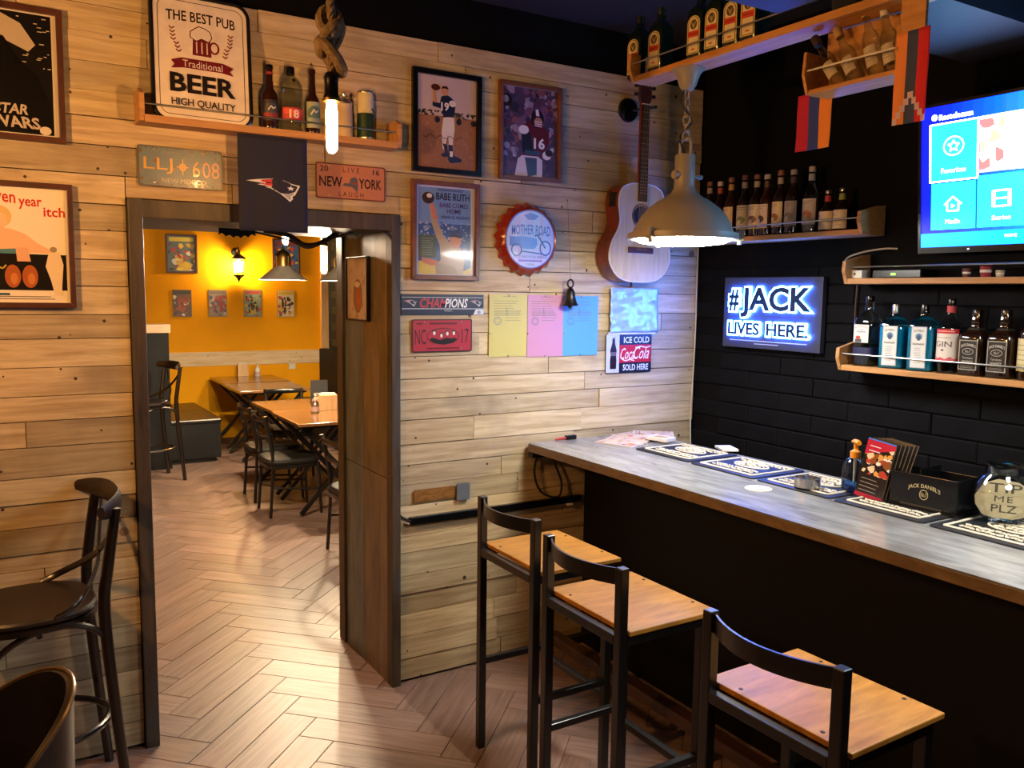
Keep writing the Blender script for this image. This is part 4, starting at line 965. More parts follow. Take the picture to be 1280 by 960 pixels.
# wrinkled blue plastic sheet
t, w_, h_ = on_plank('plastic_sheet', 'crumpled shiny pale blue plastic sheet above the soda sign', 'plastic sheet', ((761, 360), (822, 360), (819, 414), (762, 416)), -0.014)
def crumple(m):
    rr = random.Random(9); nx, nz = 26, 26; vs = []; fs = []
    folds = [(rr.uniform(0, PI), rr.uniform(20, 60), rr.uniform(0, 6), rr.uniform(0.4, 1)) for _ in range(7)]
    for j in range(nz+1):
        for i in range(nx+1):
            x = (i/nx-0.5)*w_; z = (0.5-j/nz)*h_; y = 0
            for a, k, p_, am in folds: y += am*abs(math.sin((x*math.cos(a)+z*math.sin(a))*k+p_))
            vs.append((x, -0.004-0.0045*y+rr.uniform(-0.0006, 0.0006), z))
    for j in range(nz):
        for i in range(nx): fs.append((j*(nx+1)+i, (j+1)*(nx+1)+i, (j+1)*(nx+1)+i+1, j*(nx+1)+i+1))
    m.add(vs, fs)
o = part('film', t, simple('pale_blue_plastic', '#8fb0f0', 0.18, var=0.15, scale=30, coat=0.6), crumple, True)
md = o.modifiers.new('thickness', 'SOLIDIFY'); md.thickness = 0.001; md.offset = 1
part('taped_hem', t, M_WHITEPLASTIC, lambda m: m.box(-w_/2, w_/2, -0.006, -0.003, -h_/2-0.012, -h_/2+0.002))

# crown cap sign
t, w_, h_ = on_plank('bottle_cap_sign', 'large red crown cap sign with a blue motorcycle print', 'sign', ((622, 254), (694, 254), (694, 345), (622, 345)), -0.006)
RC = h_/2
def cap(m):
    n = 84; rings = []
    for (r, y, wv) in ((1.0, -0.002, 0.045), (0.985, -0.012, 0.04), (0.93, -0.030, 0.02), (0.86, -0.045, 0.004), (0.82, -0.050, 0), (0.80, -0.046, 0)):
        rings.append([(RC*(r+wv*math.sin(21*2*PI*i/n)*1.0-wv*0.4)*math.cos(2*PI*i/n), y, RC*(r+wv*math.sin(21*2*PI*i/n)-wv*0.4)*math.sin(2*PI*i/n)) for i in range(n)])
    vs = [p for r in rings for p in r]; fs = []
    for k in range(len(rings)-1):
        for i in range(n): fs.append((k*n+i, k*n+(i+1) % n, (k+1)*n+(i+1) % n, (k+1)*n+i))
    m.add(vs, fs)
part('crown', t, simple('red_cap_paint', '#8a2614', 0.25, coat=0.5), cap, True)
part('disc', t, simple('cap_disc_tin', '#b4b8dc', 0.3), lambda m: m.prism([(0.805*RC*math.cos(2*PI*i/48), 0.805*RC*math.sin(2*PI*i/48)) for i in range(48)], -0.046, -0.04))
P = Print(1.62*RC, 1.62*RC, -0.0464, 0.0001)
P.ell(0.5, 0.5, 0.495, 0.495, '#4a5cb0', 48); P.ell(0.5, 0.5, 0.475, 0.475, '#b9bfe0', 48)
for u in (0.27, 0.72): P.line([(u, 0.10), (u, 0.90)], 0.05, '#c9a8cf')
P.shape([(0.36, 0.10), (0.50, 0.05), (0.66, 0.10), (0.58, 0.17), (0.44, 0.17)], '#5a6cc0'); P.text('MOTHER ROAD', 0.12, 0.25, 0.90, 0.42, '#3a58ae', bold=0.012, bend=0.02)
P.rect(0.08, 0.46, 0.30, 0.62, '#4f78c4'); P.shape([(0.30, 0.45), (0.44, 0.46), (0.62, 0.48), (0.64, 0.58), (0.58, 0.66), (0.30, 0.66)], '#6a86cc'); P.ring(0.22, 0.68, 0.11, 0.11, 0.025, '#2f4c94'); P.ring(0.80, 0.64, 0.12, 0.13, 0.025, '#2f4c94'); P.line([(0.64, 0.42), (0.80, 0.64)], 0.03, '#2f4c94'); P.line([(0.30, 0.70), (0.74, 0.74)], 0.02, '#2f4c94')
P.line([(0.58, 0.44), (0.68, 0.41)], 0.025, '#2f4c94'); P.text('MOTORCYCLE REPAIR', 0.16, 0.775, 0.84, 0.815, '#5262a8'); P.lines(0.26, 0.74, 0.86, 0.86, 1, '#7a6ab0', 0.03, 0); P.text('USA', 0.42, 0.905, 0.58, 0.945, '#5262a8')
P.build('print', M_TIN, t)

# small iron bell on a string
p = pw(711, 352, -0.03)
t = thing('hand_bell', 'small black iron bell hanging on a thread in front of the notice sheets', 'bell', (p.x, -0.045, p.z))
part('ring', t, M_BLACKMETAL, lambda m: m.tube([(0.017*math.cos(2*PI*i/16), 0, -0.01+0.019*math.sin(2*PI*i/16)) for i in range(16)], 0.0045, 6, closed=True), True)
part('body', t, M_BLACKMETAL, lambda m: m.loft([(0.040, -0.118), (0.041, -0.113), (0.033, -0.10), (0.026, -0.075), (0.022, -0.050), (0.016, -0.038), (0.007, -0.03), (0.006, -0.026)], 20), True)
part('clapper', t, M_BLACKMETAL, lambda m: m.loft([(0.003, -0.132), (0.009, -0.128), (0.009, -0.120), (0.003, -0.110)], 10), True)
z2 = pw(711, 250, -0.02).z
part('thread', t, simple('pale_thread', '#8a7a62', 0.9), lambda m: m.tube([(0, 0, 0.008), (0, 0.038, z2-p.z)], 0.0012, 5))
part('hook', t, M_STEEL, lambda m: m.tube([(0, 0.041, z2-p.z), (0, 0.03, z2-p.z)], 0.003, 6))

# socket with a strip of veneer, cable channel, cables
t, w_, h_ = on_plank('veneer_strip', 'dark veneer strip beside the wall socket above the cable channel', 'wood strip', ((519, 614), (571, 607), (571, 622), (519, 629)), -0.006)
part('board', t, wood('walnut_veneer', '#5d3a18', '#94652e', (6, 6, 22), 5, 0.4), lambda m: m.box(-w_/2, w_/2, -0.005, 0, -h_/2, h_/2))
t, w_, h_ = on_plank('wall_socket', 'grey double wall socket beside the veneer strip', 'socket', ((571, 605), (587, 603), (587, 624), (571, 626)), -0.006)
part('plate', t, simple('grey_socket_plate', '#5d6165', 0.4), lambda m: m.prism(rrect(w_, h_, 0.008), -0.008, 0))
part('face', t, M_WHITEPLASTIC, lambda m: [m.loft([(0.012, 0), (0.012, 0.002)], 14, c=(sx*0.013, sy*0.015, 0)) for sx in (-1, 1) for sy in (-1, 1)]).rotation_euler = (PI/2, 0, 0)
t.children[1].location = (0, -0.008, 0)
part('switch', t, M_BLACK, lambda m: m.box(-0.003, 0.003, -0.011, -0.008, -0.012, 0.012))
a, b = pw(512, 651, -0.02), pw(728, 622.5, -0.02)
t = thing('cable_channel', 'black cable channel running along the plank wall to the bar', 'cable channel', ((a.x+b.x)/2, -0.006, (a.z+b.z)/2))
L = (b.x-a.x)/2
part('trunking', t, M_BLACKGLOSS, lambda m: m.box(-L, L-0.012, -0.024, 0, -0.018, 0.018), bevel=0.003)
part('clip', t, M_WHITEPLASTIC, lambda m: m.box(L-0.10, L-0.07, -0.03, 0, -0.028, -0.0185))
lx = (a.x+b.x)/2
def cable(name, label, pts, r, mat, n=6):
    m = MB(); m.tube(spline(pts, n), r, 6); o = m.build(name, mat, None, True); return tag(o, label, 'cable')
q = lambda x, y, Y=-0.02: tuple(pw(x, y, Y))
M_WHITECABLE = simple('white_cable', '#b9b2a4', 0.5)
cable('power_cable', 'black cable running down the plank wall beside the door casing', [q(482, 290, -0.035), q(490, 300, -0.02), q(494, 340), q(496, 420), q(497, 520), q(495, 580), q(494, 632), q(500, 645), q(513, 652, -0.025)], 0.006, M_BLACK)
cable('power_cable', 'thin pale cable beside the door casing bending into the cable channel', [q(498, 520, -0.012), q(497, 560, -0.012), q(494, 600, -0.012), q(492, 636, -0.012), q(500, 650, -0.016), q(512, 655, -0.022)], 0.004, M_WHITECABLE)
c1 = Vector((-1.0, -0.03, ZB-0.075))
cable('power_cable', 'black cable looping below the end of the bar top', [tuple(pw(671, 570, -0.03)), tuple(pw(668, 590, -0.03)), tuple(pw(673, 610, -0.03)), tuple(pw(685, 620, -0.035)), tuple(pw(699, 620, -0.04)), tuple(pw(702, 604, -0.035)), tuple(pw(697, 588, -0.03)), tuple(pw(690, 571, -0.03))], 0.0055, M_BLACK)
a = Vector((-0.014, -0.012, 0))
cable('corner_cable', 'thin pale cable in the corner between the plank wall and the black wall', [(-0.012, -0.014, 2.20), (-0.016, -0.016, 1.9), (-0.012, -0.014, 1.6), (-0.022, -0.016, 1.3), (-0.03, -0.018, 1.15), (-0.02, -0.02, 0.9)], 0.004, M_WHITECABLE)

# ---- wooden bottle shelf on the plank wall
a, b = pw(181, 150, -0.125), pw(497, 185, -0.125)
SX0, SX1, SZ = a.x, b.x, (a.z+b.z)/2
t = thing('wall_shelf', 'wooden bottle shelf with a steel rod across its front on the plank wall', 'shelf', (SX0, -0.006, SZ))
SW = SX1-SX0
part('board', t, M_SHELFWOODX, lambda m: m.box(0, SW, -0.12, 0, 0, 0.022), bevel=0.002)
for x in (-0.018, SW):
    part('end_board', t, M_SHELFWOODX, lambda m: m.prism([(0, 0), (-0.115, 0), (-0.128, 0.03), (-0.124, 0.095), (-0.09, 0.115), (0, 0.115)], x, x+0.018, axis='x'), bevel=0.002)
part('rod', t, M_STEEL, lambda m: m.tube([(-0.01, -0.112, 0.062), (SW+0.01, -0.112, 0.062)], 0.0035, 8), True)
part('fascia', t, M_SHELFWOODX, lambda m: m.box(0, SW, -0.123, -0.1201, -0.004, 0.022))

# ---- guitar
GX = pw(803, 200, -0.12).x
t = thing('acoustic_guitar', 'acoustic guitar with a pale top and red brown sides on the plank wall', 'guitar', (GX, -0.012, 1.86), rot=(0, R(0.5), 0))
half = [(0.0, 0.0), (0.08, 0.004), (0.145, 0.03), (0.187, 0.085), (0.196, 0.14), (0.180, 0.20), (0.150, 0.25), (0.136, 0.29), (0.138, 0.33), (0.146, 0.38), (0.142, 0.43), (0.118, 0.468), (0.07, 0.487), (0.03, 0.49)]
sm = [(p.x, p.z) for p in spline([(x, 0, z) for x, z in half], 3)]
body = sm+[(-x, z) for x, z in reversed(sm[1:])]
M_GSIDE = wood('mahogany_side', '#4a160c', '#7a2a18', (3, 3, 3), 4, 0.2, coat=0.5, bump=0.03)
M_GTOP = wood('spruce_top', '#b89a68', '#d6bd8a', (14, 2, 1), 3, 0.3, coat=0.3, bump=0.02)
part('sides', t, M_GSIDE, lambda m: m.prism(body, -0.105, -0.004), True)
tp = part('top', t, M_GTOP, lambda m: m.prism(body, -0.110, -0.1052), True)
part('binding', tp, M_WHITEPLASTIC, lambda m: m.tube([(x*0.992, -0.110, 0.003+z*0.988) for x, z in body], 0.0032, 6, closed=True), True)
part('sound_hole', t, M_BLACK, lambda m: m.prism(arc(0, 0.33, 0.05, 0, 345, 23), -0.1108, -0.1101))
part('rosette', t, M_FRAME_DARK, lambda m: m.tube([(0.057*math.cos(2*PI*i/32), -0.1108, 0.33+0.057*math.sin(2*PI*i/32)) for i in range(32)], 0.003, 5, closed=True))
part('pickguard', t, M_BLACKGLOSS, lambda m: m.prism([(0.055, 0.32), (0.10, 0.30), (0.115, 0.24), (0.08, 0.20), (0.05, 0.24), (0.045, 0.29)], -0.1112, -0.1101))
part('bridge', t, M_FRAME_DARK, lambda m: m.box(-0.08, 0.08, -0.118, -0.1101, 0.145, 0.175), bevel=0.003)
part('preamp', t, M_BLACKGLOSS, lambda m: m.box(-0.147, -0.138, -0.085, -0.035, 0.37, 0.44))
nk = part('neck', t, M_GSIDE, lambda m: m.box(-0.024, 0.024, -0.112, -0.092, 0.40, 0.88), bevel=0.006)
fb = part('fingerboard', t, simple('rosewood', '#22110c', 0.4), lambda m: m.prism([(-0.027, 0.40), (0.027, 0.40), (0.0225, 0.868), (-0.0225, 0.868)], -0.1185, -0.1121))
part('fret', fb, M_STEEL, lambda m: [m.box(-0.025, 0.025, -0.1195, -0.1185, 0.868-0.64*(1-2**(-k/12))-0.0008, 0.868-0.64*(1-2**(-k/12))+0.0008) for k in range(1, 20)])['kind'] = 'stuff'
part('nut', fb, M_WHITEPLASTIC, lambda m: m.box(-0.0225, 0.0225, -0.121, -0.112, 0.868, 0.873))
hd = part('headstock', t, M_FRAME_DARK, lambda m: m.prism([(-0.026, 0.873), (0.026, 0.873), (0.038, 0.90), (0.036, 1.03), (-0.036, 1.03), (-0.038, 0.90)], -0.112, -0.096), bevel=0.002)
for s in (1, -1):
    for z in (0.915, 0.955, 0.995): part('tuner', hd, M_BLACKMETAL, lambda m: m.tube([(s*0.034, -0.104, z), (s*0.052, -0.104, z)], 0.003, 6).tube([(s*0.050, -0.104, z), (s*0.062, -0.104, z)], 0.009, 8))
def strings(m):
    for k in range(6):
        x = -0.018+0.0072*k; m.tube([(x*1.5, -0.121, 0.16), (x, -0.1235, 0.87)], 0.0007, 4)
part('strings', t, M_STEEL, strings)['kind'] = 'stuff'
p = pw(788, 137, -0.03)
t = thing('guitar_hanger', 'round black wall hanger beside the guitar headstock', 'hanger', (p.x, -0.005, p.z))
part('disc', t, M_BLACKGLOSS, lambda m: m.loft([(0.058, 0), (0.06, 0.006), (0.055, 0.016), (0.03, 0.022), (0.002, 0.023)], 28), True).rotation_euler = (PI/2, 0, 0)
part('hook', t, M_BLACKMETAL, lambda m: m.tube(spline([(0.02, -0.015, 0.0), (0.04, -0.06, 0.0), (0.07, -0.10, 0.005), (0.10, -0.105, 0.01)], 4), 0.007, 8), True)

# ---- poster on the door lining (faces -x)
a = bw(434, 322, DR-0.01); b = bw(461, 402, DR-0.01)
t = thing('framed_print', 'narrow faded pink and grey print in a black frame on the door lining', 'picture', (DR, (a.y+b.y)/2, (a.z+b.z)/2), rot=(0, 0, -PI/2))
w_, h_ = abs(b.y-a.y), abs(a.z-b.z)
frame_part(t, w_, h_, 0.008, 0.02, M_BLACKGLOSS)
P = Print(w_-0.014, h_-0.014, -0.012, 0.0001); P.rect(0, 0, 1, 1, '#b8aaa8'); P.specks(0, 0, 1, 1, 40, ['#aa9a98', '#c4b6b4', '#b3a0a2', '#a88a8c'], 0.02, 0.07); P.ell(0.52, 0.62, 0.22, 0.28, '#7c6660'); P.ell(0.54, 0.66, 0.13, 0.2, '#a85a58'); P.ell(0.5, 0.43, 0.13, 0.05, '#d2c2b8')
P.build('picture', M_GLOSSPRINT, t)

# ---- posters on the yellow wall
def yellow_print(px0, py0, px1, py1, label, cols, framedm=None, seed=1, name='tin_print', Yw=YB):
    a, b = pw(px0, py0, Yw), pw(px1, py1, Yw); w_, h_ = b.x-a.x, a.z-b.z
    t = thing(name, label, 'picture', ((a.x+b.x)/2, Yw-0.001, (a.z+b.z)/2), group='comic prints on the yellow wall')
    f = 0.022 if framedm else 0.004
    if framedm: frame_part(t, w_, h_, f, 0.02, framedm)
    part('backing', t, M_FRAME_DARK, lambda m: m.box(-w_/2+0.001, w_/2-0.001, -0.006, 0, -h_/2+0.001, h_/2-0.001))
    P = Print(w_-2*f, h_-2*f, -0.0065, 0.0002); P.rect(0, 0, 1, 1, cols[0])
    random.seed(seed); P.specks(0.02, 0.2, 0.98, 0.98, 46, cols, 0.03, 0.10); P.specks(0.25, 0.3, 0.8, 0.9, 22, cols[1:3], 0.04, 0.10); P.rect(0.06, 0.03, 0.94, 0.15, cols[-1])
    P.build('picture', M_PRINT, t)
yellow_print(206, 292, 247, 342, 'framed comic cover with a crowd of coloured shapes beside the lantern', ['#5a6a72', '#c2a23a', '#a83a44', '#3a3f46', '#c9c2b8', '#7a2f3c', '#d6c04a'], M_FRAME_DARK, 3)
yellow_print(340, 298, 375, 343, 'framed blue comic cover half hidden behind the cone lamp', ['#3f5f96', '#b84a38', '#c9b23c', '#2c3a5c', '#8a3a34'], M_FRAME_DARK, 5)
yellow_print(215, 362, 240, 396, 'small tin comic print with a red brown figure on a pale disc', ['#5a4a40', '#8a3f2a', '#a05034', '#cdbfa4', '#3f352e'], None, 7)
yellow_print(260, 362, 284, 396, 'small tin comic print in grey and red with a blue figure', ['#8d8078', '#46587c', '#9a4640', '#b0a49a', '#6f6660'], None, 9)
yellow_print(304, 362, 327, 396, 'small tin comic print in grey green with a red heading', ['#7f8f7f', '#c2a23a', '#3a3a30', '#8a9a8a', '#a84a44'], None, 11)
yellow_print(346, 363, 368, 396, 'small tin comic print in cream with a dark haired figure', ['#cfc0a8', '#a8504a', '#3a2a2c', '#d8ccb8', '#c9a83c'], None, 13)
# wall socket on the yellow wall
p = pw(365, 457, YB)
t = thing('wall_socket', 'white wall socket on the yellow wall under the pine rail', 'socket', (p.x, YB-0.001, p.z))
part('plate', t, M_WHITEPLASTIC, lambda m: m.box(-0.042, 0.042, -0.01, 0, -0.042, 0.042), bevel=0.003)
part('well', t, M_WHITEPLASTIC, lambda m: m.tube([(0.024*math.cos(2*PI*i/18), -0.011, 0.024*math.sin(2*PI*i/18)) for i in range(18)], 0.003, 5, closed=True))
# cables and a cracked vent rim over the doorway
cable('power_cable', 'black cables sagging under the door head beside the banner', [tuple(pw(330, 288, 0.3)), tuple(pw(360, 294, 0.3)), tuple(pw(380, 306, 0.3)), tuple(pw(400, 304, 0.3)), tuple(pw(420, 292, 0.3)), tuple(pw(440, 280, 0.25))], 0.012, M_BLACK)
cable('power_cable', 'thin black cable stretched under the door head', [tuple(pw(300, 286, 0.35)), tuple(pw(360, 300, 0.35)), tuple(pw(385, 310, 0.35)), tuple(pw(410, 300, 0.35)), tuple(pw(450, 285, 0.3))], 0.005, M_BLACK)

# scalloped black bunting and a wrapped cable joint under the door head
a, b = pw(273, 284, 0.3), pw(319, 284, 0.3)
t = thing('bunting', 'black scalloped bunting under the door head beside the navy banner', 'bunting', ((a.x+b.x)/2, 0.3, a.z))
bwid = b.x-a.x; topz = DTOP-a.z
part('cloth', t, simple('black_bunting', '#0b0b0d', 0.85), lambda m: m.prism([(-bwid/2, topz), (bwid/2, topz)]+[(bwid/2-bwid*i/20, -0.028+0.010*abs(math.sin(i*PI/4))-0.012*math.sin(PI*i/20)) for i in range(21)], -0.002, 0.0))
part('hem', t, simple('black_bunting', '#0b0b0d', 0.85), lambda m: m.tube([(bwid/2-bwid*i/20, -0.001, -0.028+0.010*abs(math.sin(i*PI/4))-0.012*math.sin(PI*i/20)) for i in range(21)], 0.003, 5))
p = pw(446, 290, 0.2)
t = thing('cable_joint', 'pale plastic wrapped cable joint under the door head by the jamb', 'cable joint', (p.x, 0.2, p.z))
def lump(m):
    rr = random.Random(12); n = 9; prof = []
    for i in range(n+1):
        f_ = i/n; prof.append((-0.05+0.10*f_, 0.006+0.020*math.sin(PI*f_)))
    vs = []; fs = []
    for x_, r_ in prof:
        for k in range(10):
            q_ = r_*rr.uniform(0.75, 1.2); vs.append((x_, q_*math.cos(2*PI*k/10), q_*math.sin(2*PI*k/10)+0.4*x_))
    for i in range(n):
        for k in range(10): fs.append((i*10+k, i*10+(k+1) % 10, (i+1)*10+(k+1) % 10, (i+1)*10+k))
    m.add(vs, fs)
part('wrapping', t, simple('pale_wrap', '#9fb0b8', 0.4), lump)
part('hanger', t, M_BLACK, lambda m: m.tube([(0, 0, 0.01), (0.0, 0, DTOP-p.z)], 0.003, 6))
# ================================================================== SHELVES BEHIND THE BAR (local x runs along the black wall, front is -y)
def bar_shelf(label, y0, y1, z, d=0.15, both=True, name='bar_shelf'):
    """y0 is the end near the plank wall; shelf on the black wall"""
    L = y0-y1
    t = thing(name, label, 'shelf', (-0.006, y0, z), rot=(0, 0, -PI/2))
    part('board', t, M_SHELFWOODX, lambda m: m.box(0, L, -d, 0, -0.024, 0), bevel=0.002)
    for x in ((-0.018, L) if both else (-0.018,)):
        part('end_board', t, M_SHELFWOODX, lambda m: m.prism([(0, -0.024), (-d+0.004, -0.024), (-d-0.018, 0.03), (-d-0.014, 0.072), (-0.05, 0.10), (0, 0.105)], x, x+0.018, axis='x'), bevel=0.002)
    part('rod', t, M_STEEL, lambda m: m.tube([(-0.01, -d+0.004, 0.048), (L+0.01, -d+0.004, 0.048)], 0.0032, 8), True)
    return t
a = bw(900, 303, -0.15); b = bw(1074, 293, -0.15)
Y1a, Y1b, Z1 = -0.09, b.y, (a.z+b.z)/2+0.022
bar_shelf('upper bar shelf with a row of syrup bottles on the black wall', Y1a, Y1b, Z1)
a = bw(1060, 355, -0.15); Y2, Z2 = a.y, a.z+0.024
bar_shelf('bar shelf under the television holding the router', Y2, Y2-1.7, Z2, both=False)
a = bw(1052, 462.5, -0.15); Y3, Z3 = a.y, a.z+0.024
bar_shelf('bar shelf holding the blue gin bottles', Y3, Y3-1.7, Z3, both=False)

# ================================================================== BOTTLES
def bottle(label, loc, prof, glassmat, cap=None, lab=None, group=None, rz=0.0, sq=None, seg=18, neck=None, back=True, rot=None, liquid=None, cat='bottle', name='bottle'):
    """prof: (r,z) ring list; cap = (r,z0,z1,mat); lab = (z0,z1,draw,base,width_angle) ; neck = (z0,z1,colour)"""
    t = thing(name, label, cat, loc, rz, group, rot)
    part('glass_body', t, glassmat, lambda m: m.loft(prof, seg, sq=sq), True)
    def rad(z):
        for (r0, z0), (r1, z1) in zip(prof[:-1], prof[1:]):
            if z0 <= z <= z1 and z1 > z0: return r0+(r1-r0)*(z-z0)/(z1-z0)
        return prof[-1][0]
    if liquid:
        zt_, lm = liquid
        part('liquid', t, lm, lambda m: m.loft([(max(0.002, r-0.003), z+0.004) for r, z in prof if z < zt_]+[(rad(zt_)-0.003, zt_)], seg, sq=sq), True)
    if cap:
        r, z0, z1, cm = cap; part('cap', t, cm, lambda m: m.loft([(r*0.98, z0), (r, z0+0.003), (r, z1-0.004), (r*0.9, z1)], 14), True)
    if neck:
        z0, z1, c = neck; part('neck_label', t, simple('neck_label'+c, c, 0.5), lambda m: m.loft([(rad(z0)+0.0012, z0), (rad(z1)+0.0012, z1)], seg, sq=sq, caps=False), True)
    if lab:
        z0, z1, draw, base, half = lab
        w = 2*half*rad((z0+z1)/2) if not sq else half*2
        P = Print(w, z1-z0, 0, 0.0002); P.rect(0, 0, 1, 1, base); draw(P)
        r = rad((z0+z1)/2)
        # subdivide the sheet so that it wraps round the glass
        def wrap(v):
            x, y, z = v
            if sq: return (x, -r-0.0008+y, z+(z0+z1)/2)
            an = x/r; rr = r+0.0009-y
            return (rr*math.sin(an), -rr*math.cos(an), z+(z0+z1)/2)
        if sq: m = P.m; m.v = [wrap(v) for v in m.v]
        else:
            m = MB()
            bm = bmesh.new(); lay = bm.loops.layers.float_color.new('Col')
            for f_, c in zip(P.m.f, P.m.c):
                try: f2 = bm.faces.new([bm.verts.new(P.m.v[i]) for i in f_])
                except ValueError: continue
                for lp in f2.loops: lp[lay] = (*c, 1)
            for k in range(1, 9):
                xx = (k/9-0.5)*w
                bmesh.ops.bisect_plane(bm, geom=bm.verts[:]+bm.edges[:]+bm.faces[:], plane_co=(xx, 0, 0), plane_no=(1, 0, 0))
            for v in bm.verts: v.co = wrap(v.co)
            me = bpy.data.meshes.new('label'); bm.to_mesh(me); bm.free(); me.materials.append(M_PRINT); me.polygons.foreach_set('use_smooth', [True]*len(me.polygons))
            link('label', me, t); return t
        m.build('label', M_PRINT, t, fix=False)
    return t
def prof_std(R0, H, neck=0.014, sh=0.60, ne=0.78):
    return [(R0*0.86, 0), (R0*0.97, 0.004), (R0, 0.012), (R0, H*sh), (R0*0.94, H*(sh+0.04)), (R0*0.74, H*(sh+0.09)), (R0*0.5, H*(sh+0.135)), (neck*1.15, H*ne), (neck, H*(ne+0.04)), (neck, H*0.985), (neck*0.8, H)]
# --- upper shelf: syrup bottles
syr = [(888, 228), (901, 228), (915, 223), (932, 220), (947, 219), (960, 219), (977, 214), (993, 213), (1016, 209)]
labcol = ['#cbb8a0', '#c9b9a2', '#cdb98e', '#d0bf97', '#d2c4a0', '#cdbfa8', '#d3c396', '#b9ab94', '#cfc0ae']
accent = ['#7a4a3a', '#8a5a48', '#8a6a3a', '#7d8a4a', '#6a4a34', '#4a3a34', '#8a5a2a', '#8d857a', '#c07a4a']
what = ['faded cream label nearest the plank wall on the upper shelf', 'cream label and red neck band on the upper bar shelf', 'yellow neck band and cream label', 'olive green spotted cream label', 'cream label with a dark leaf drawing', 'white cap and a dark round fruit drawing on its label', 'cream label with a small brown picture', 'plain front and a pale side label next to the tall clear one', 'tall glass and an orange patch on its label']
for i, (px, py) in enumerate(syr):
    X = -0.085; top = bw(px, py, X); Hh = min(0.335, top.z-Z1); Hh = max(Hh, 0.27)
    def dr(P, k=i):
        P.lines(0.2, 0.8, 0.10, 0.18, 2, '#6a5a4a', 0.02, 0.3); P.ell(0.5, 0.62, 0.30, 0.16, accent[k]); P.ell(0.42, 0.70, 0.14, 0.09, labcol[(k+3) % 9]); P.lines(0.15, 0.85, 0.90, 0.90, 1, '#7a6a5a', 0.02, 0)
    bottle('syrup bottle with '+what[i], (X, top.y, Z1), prof_std(0.0355, Hh, 0.0135, 0.56, 0.76), [M_AMBER, M_AMBER, M_BROWNGLASS, M_AMBER, M_AMBER, M_BROWNGLASS, M_AMBER, M_BROWNGLASS, M_CLEAR][i],
           cap=(0.0155, Hh*0.93, Hh+0.003, simple('cap_pale' if i in (1, 5, 7, 8) else 'cap_brown', '#b0a79c' if i in (1, 5, 7, 8) else '#7d5548', 0.45)),
           lab=(Hh*0.13, Hh*0.52, dr, labcol[i], 1.15), neck=(Hh*0.80, Hh*0.90, ['#8d8070', '#a03a30', '#a8803a', '#9a8d7c', '#a89a84', '#4a3a30', '#9a8c7c', '#5a4a42', '#9aa09a'][i]), group='syrup bottles on the upper bar shelf', rz=-PI/2+random.uniform(-0.3, 0.3),
           liquid=(Hh*0.5, simple('pale_syrup', '#8a7a5a', 0.3)) if i == 8 else None)
for px, py, c, l in ((1036, 239, '#9c2f38', 'small dark bottle with a red neck band and cream label'), (1054, 236, '#7a8a3a', 'small dark bottle with a green neck band and cream label')):
    top = bw(px, py, -0.085); Hh = top.z-Z1
    bottle(l, (-0.085, top.y, Z1), prof_std(0.036, Hh, 0.013, 0.50, 0.74), M_AMBER, cap=(0.0145, Hh*0.94, Hh+0.003, M_STEEL), lab=(Hh*0.06, Hh*0.50, lambda P: (P.lines(0.2, 0.8, 0.5, 0.8, 4, '#8a7c66', 0.015), P.ell(0.25, 0.25, 0.12, 0.09, '#8a8a8a')), '#cdbf9f', 1.25), neck=(Hh*0.74, Hh*0.89, c), rz=-PI/2, group='small dark bottles on the upper bar shelf')
# --- lower shelf
def place3(px): return bw(px, 440, -0.095).y
S3 = -0.095
def d_teq(P): P.rect(0.02, 0.02, 0.98, 0.98, '#c9cbd0'); P.ring(0.5, 0.22, 0.42, 0.14, 0.03, '#a8843c', a0=0, a1=180); P.text('José', 0.36, 0.24, 0.64, 0.32, '#2c2a30'); P.text('Cuervo', 0.2, 0.33, 0.8, 0.44, '#2c2a30', bold=0.01); P.ell(0.32, 0.72, 0.16, 0.10, '#a8402c'); P.rect(0.12, 0.80, 0.55, 0.98, '#4a4652')
yq = place3(1084); Hq = bw(1086, 371, S3).z-Z3
o = bottle('clear square shouldered tequila bottle with a silver and navy label', (S3, yq, Z3), [(0.043, 0), (0.047, 0.006), (0.047, Hq*0.62), (0.043, Hq*0.68), (0.03, Hq*0.75), (0.016, Hq*0.80), (0.0145, Hq*0.84), (0.0145, Hq)], M_CLEAR, cap=(0.0165, Hq*0.93, Hq+0.004, M_BLACKGLOSS), lab=(Hq*0.34, Hq*0.60, d_teq, '#c9cbd0', 0.036), sq=5, rz=-PI/2, liquid=(Hq*0.6, glass('clear_spirit', '#c8d2dc', 0.03)))
part('lower_band', o, simple('navy_band', '#23284e', 0.4), lambda m: m.loft([(0.0478, Hq*0.14), (0.0478, Hq*0.27)], 18, sq=5, caps=False), True)
def d_bom(P): P.poly([(0, 0), (1, 0), (1, 1), (0, 1)], '#aebfce'); P.rect(0.05, 0.015, 0.95, 0.985, '#d2d6d8'); P.text('BOMBAY', 0.18, 0.07, 0.82, 0.13, '#2b2f3c', bend=0.015); P.ell(0.5, 0.24, 0.22, 0.08, '#5c88b4'); P.ell(0.5, 0.27, 0.13, 0.07, '#34506e'); P.text('SAPPHIRE', 0.14, 0.40, 0.86, 0.45, '#2b2f3c', bend=-0.012); P.lines(0.25, 0.75, 0.52, 0.86, 7, '#8a8f98', 0.012)
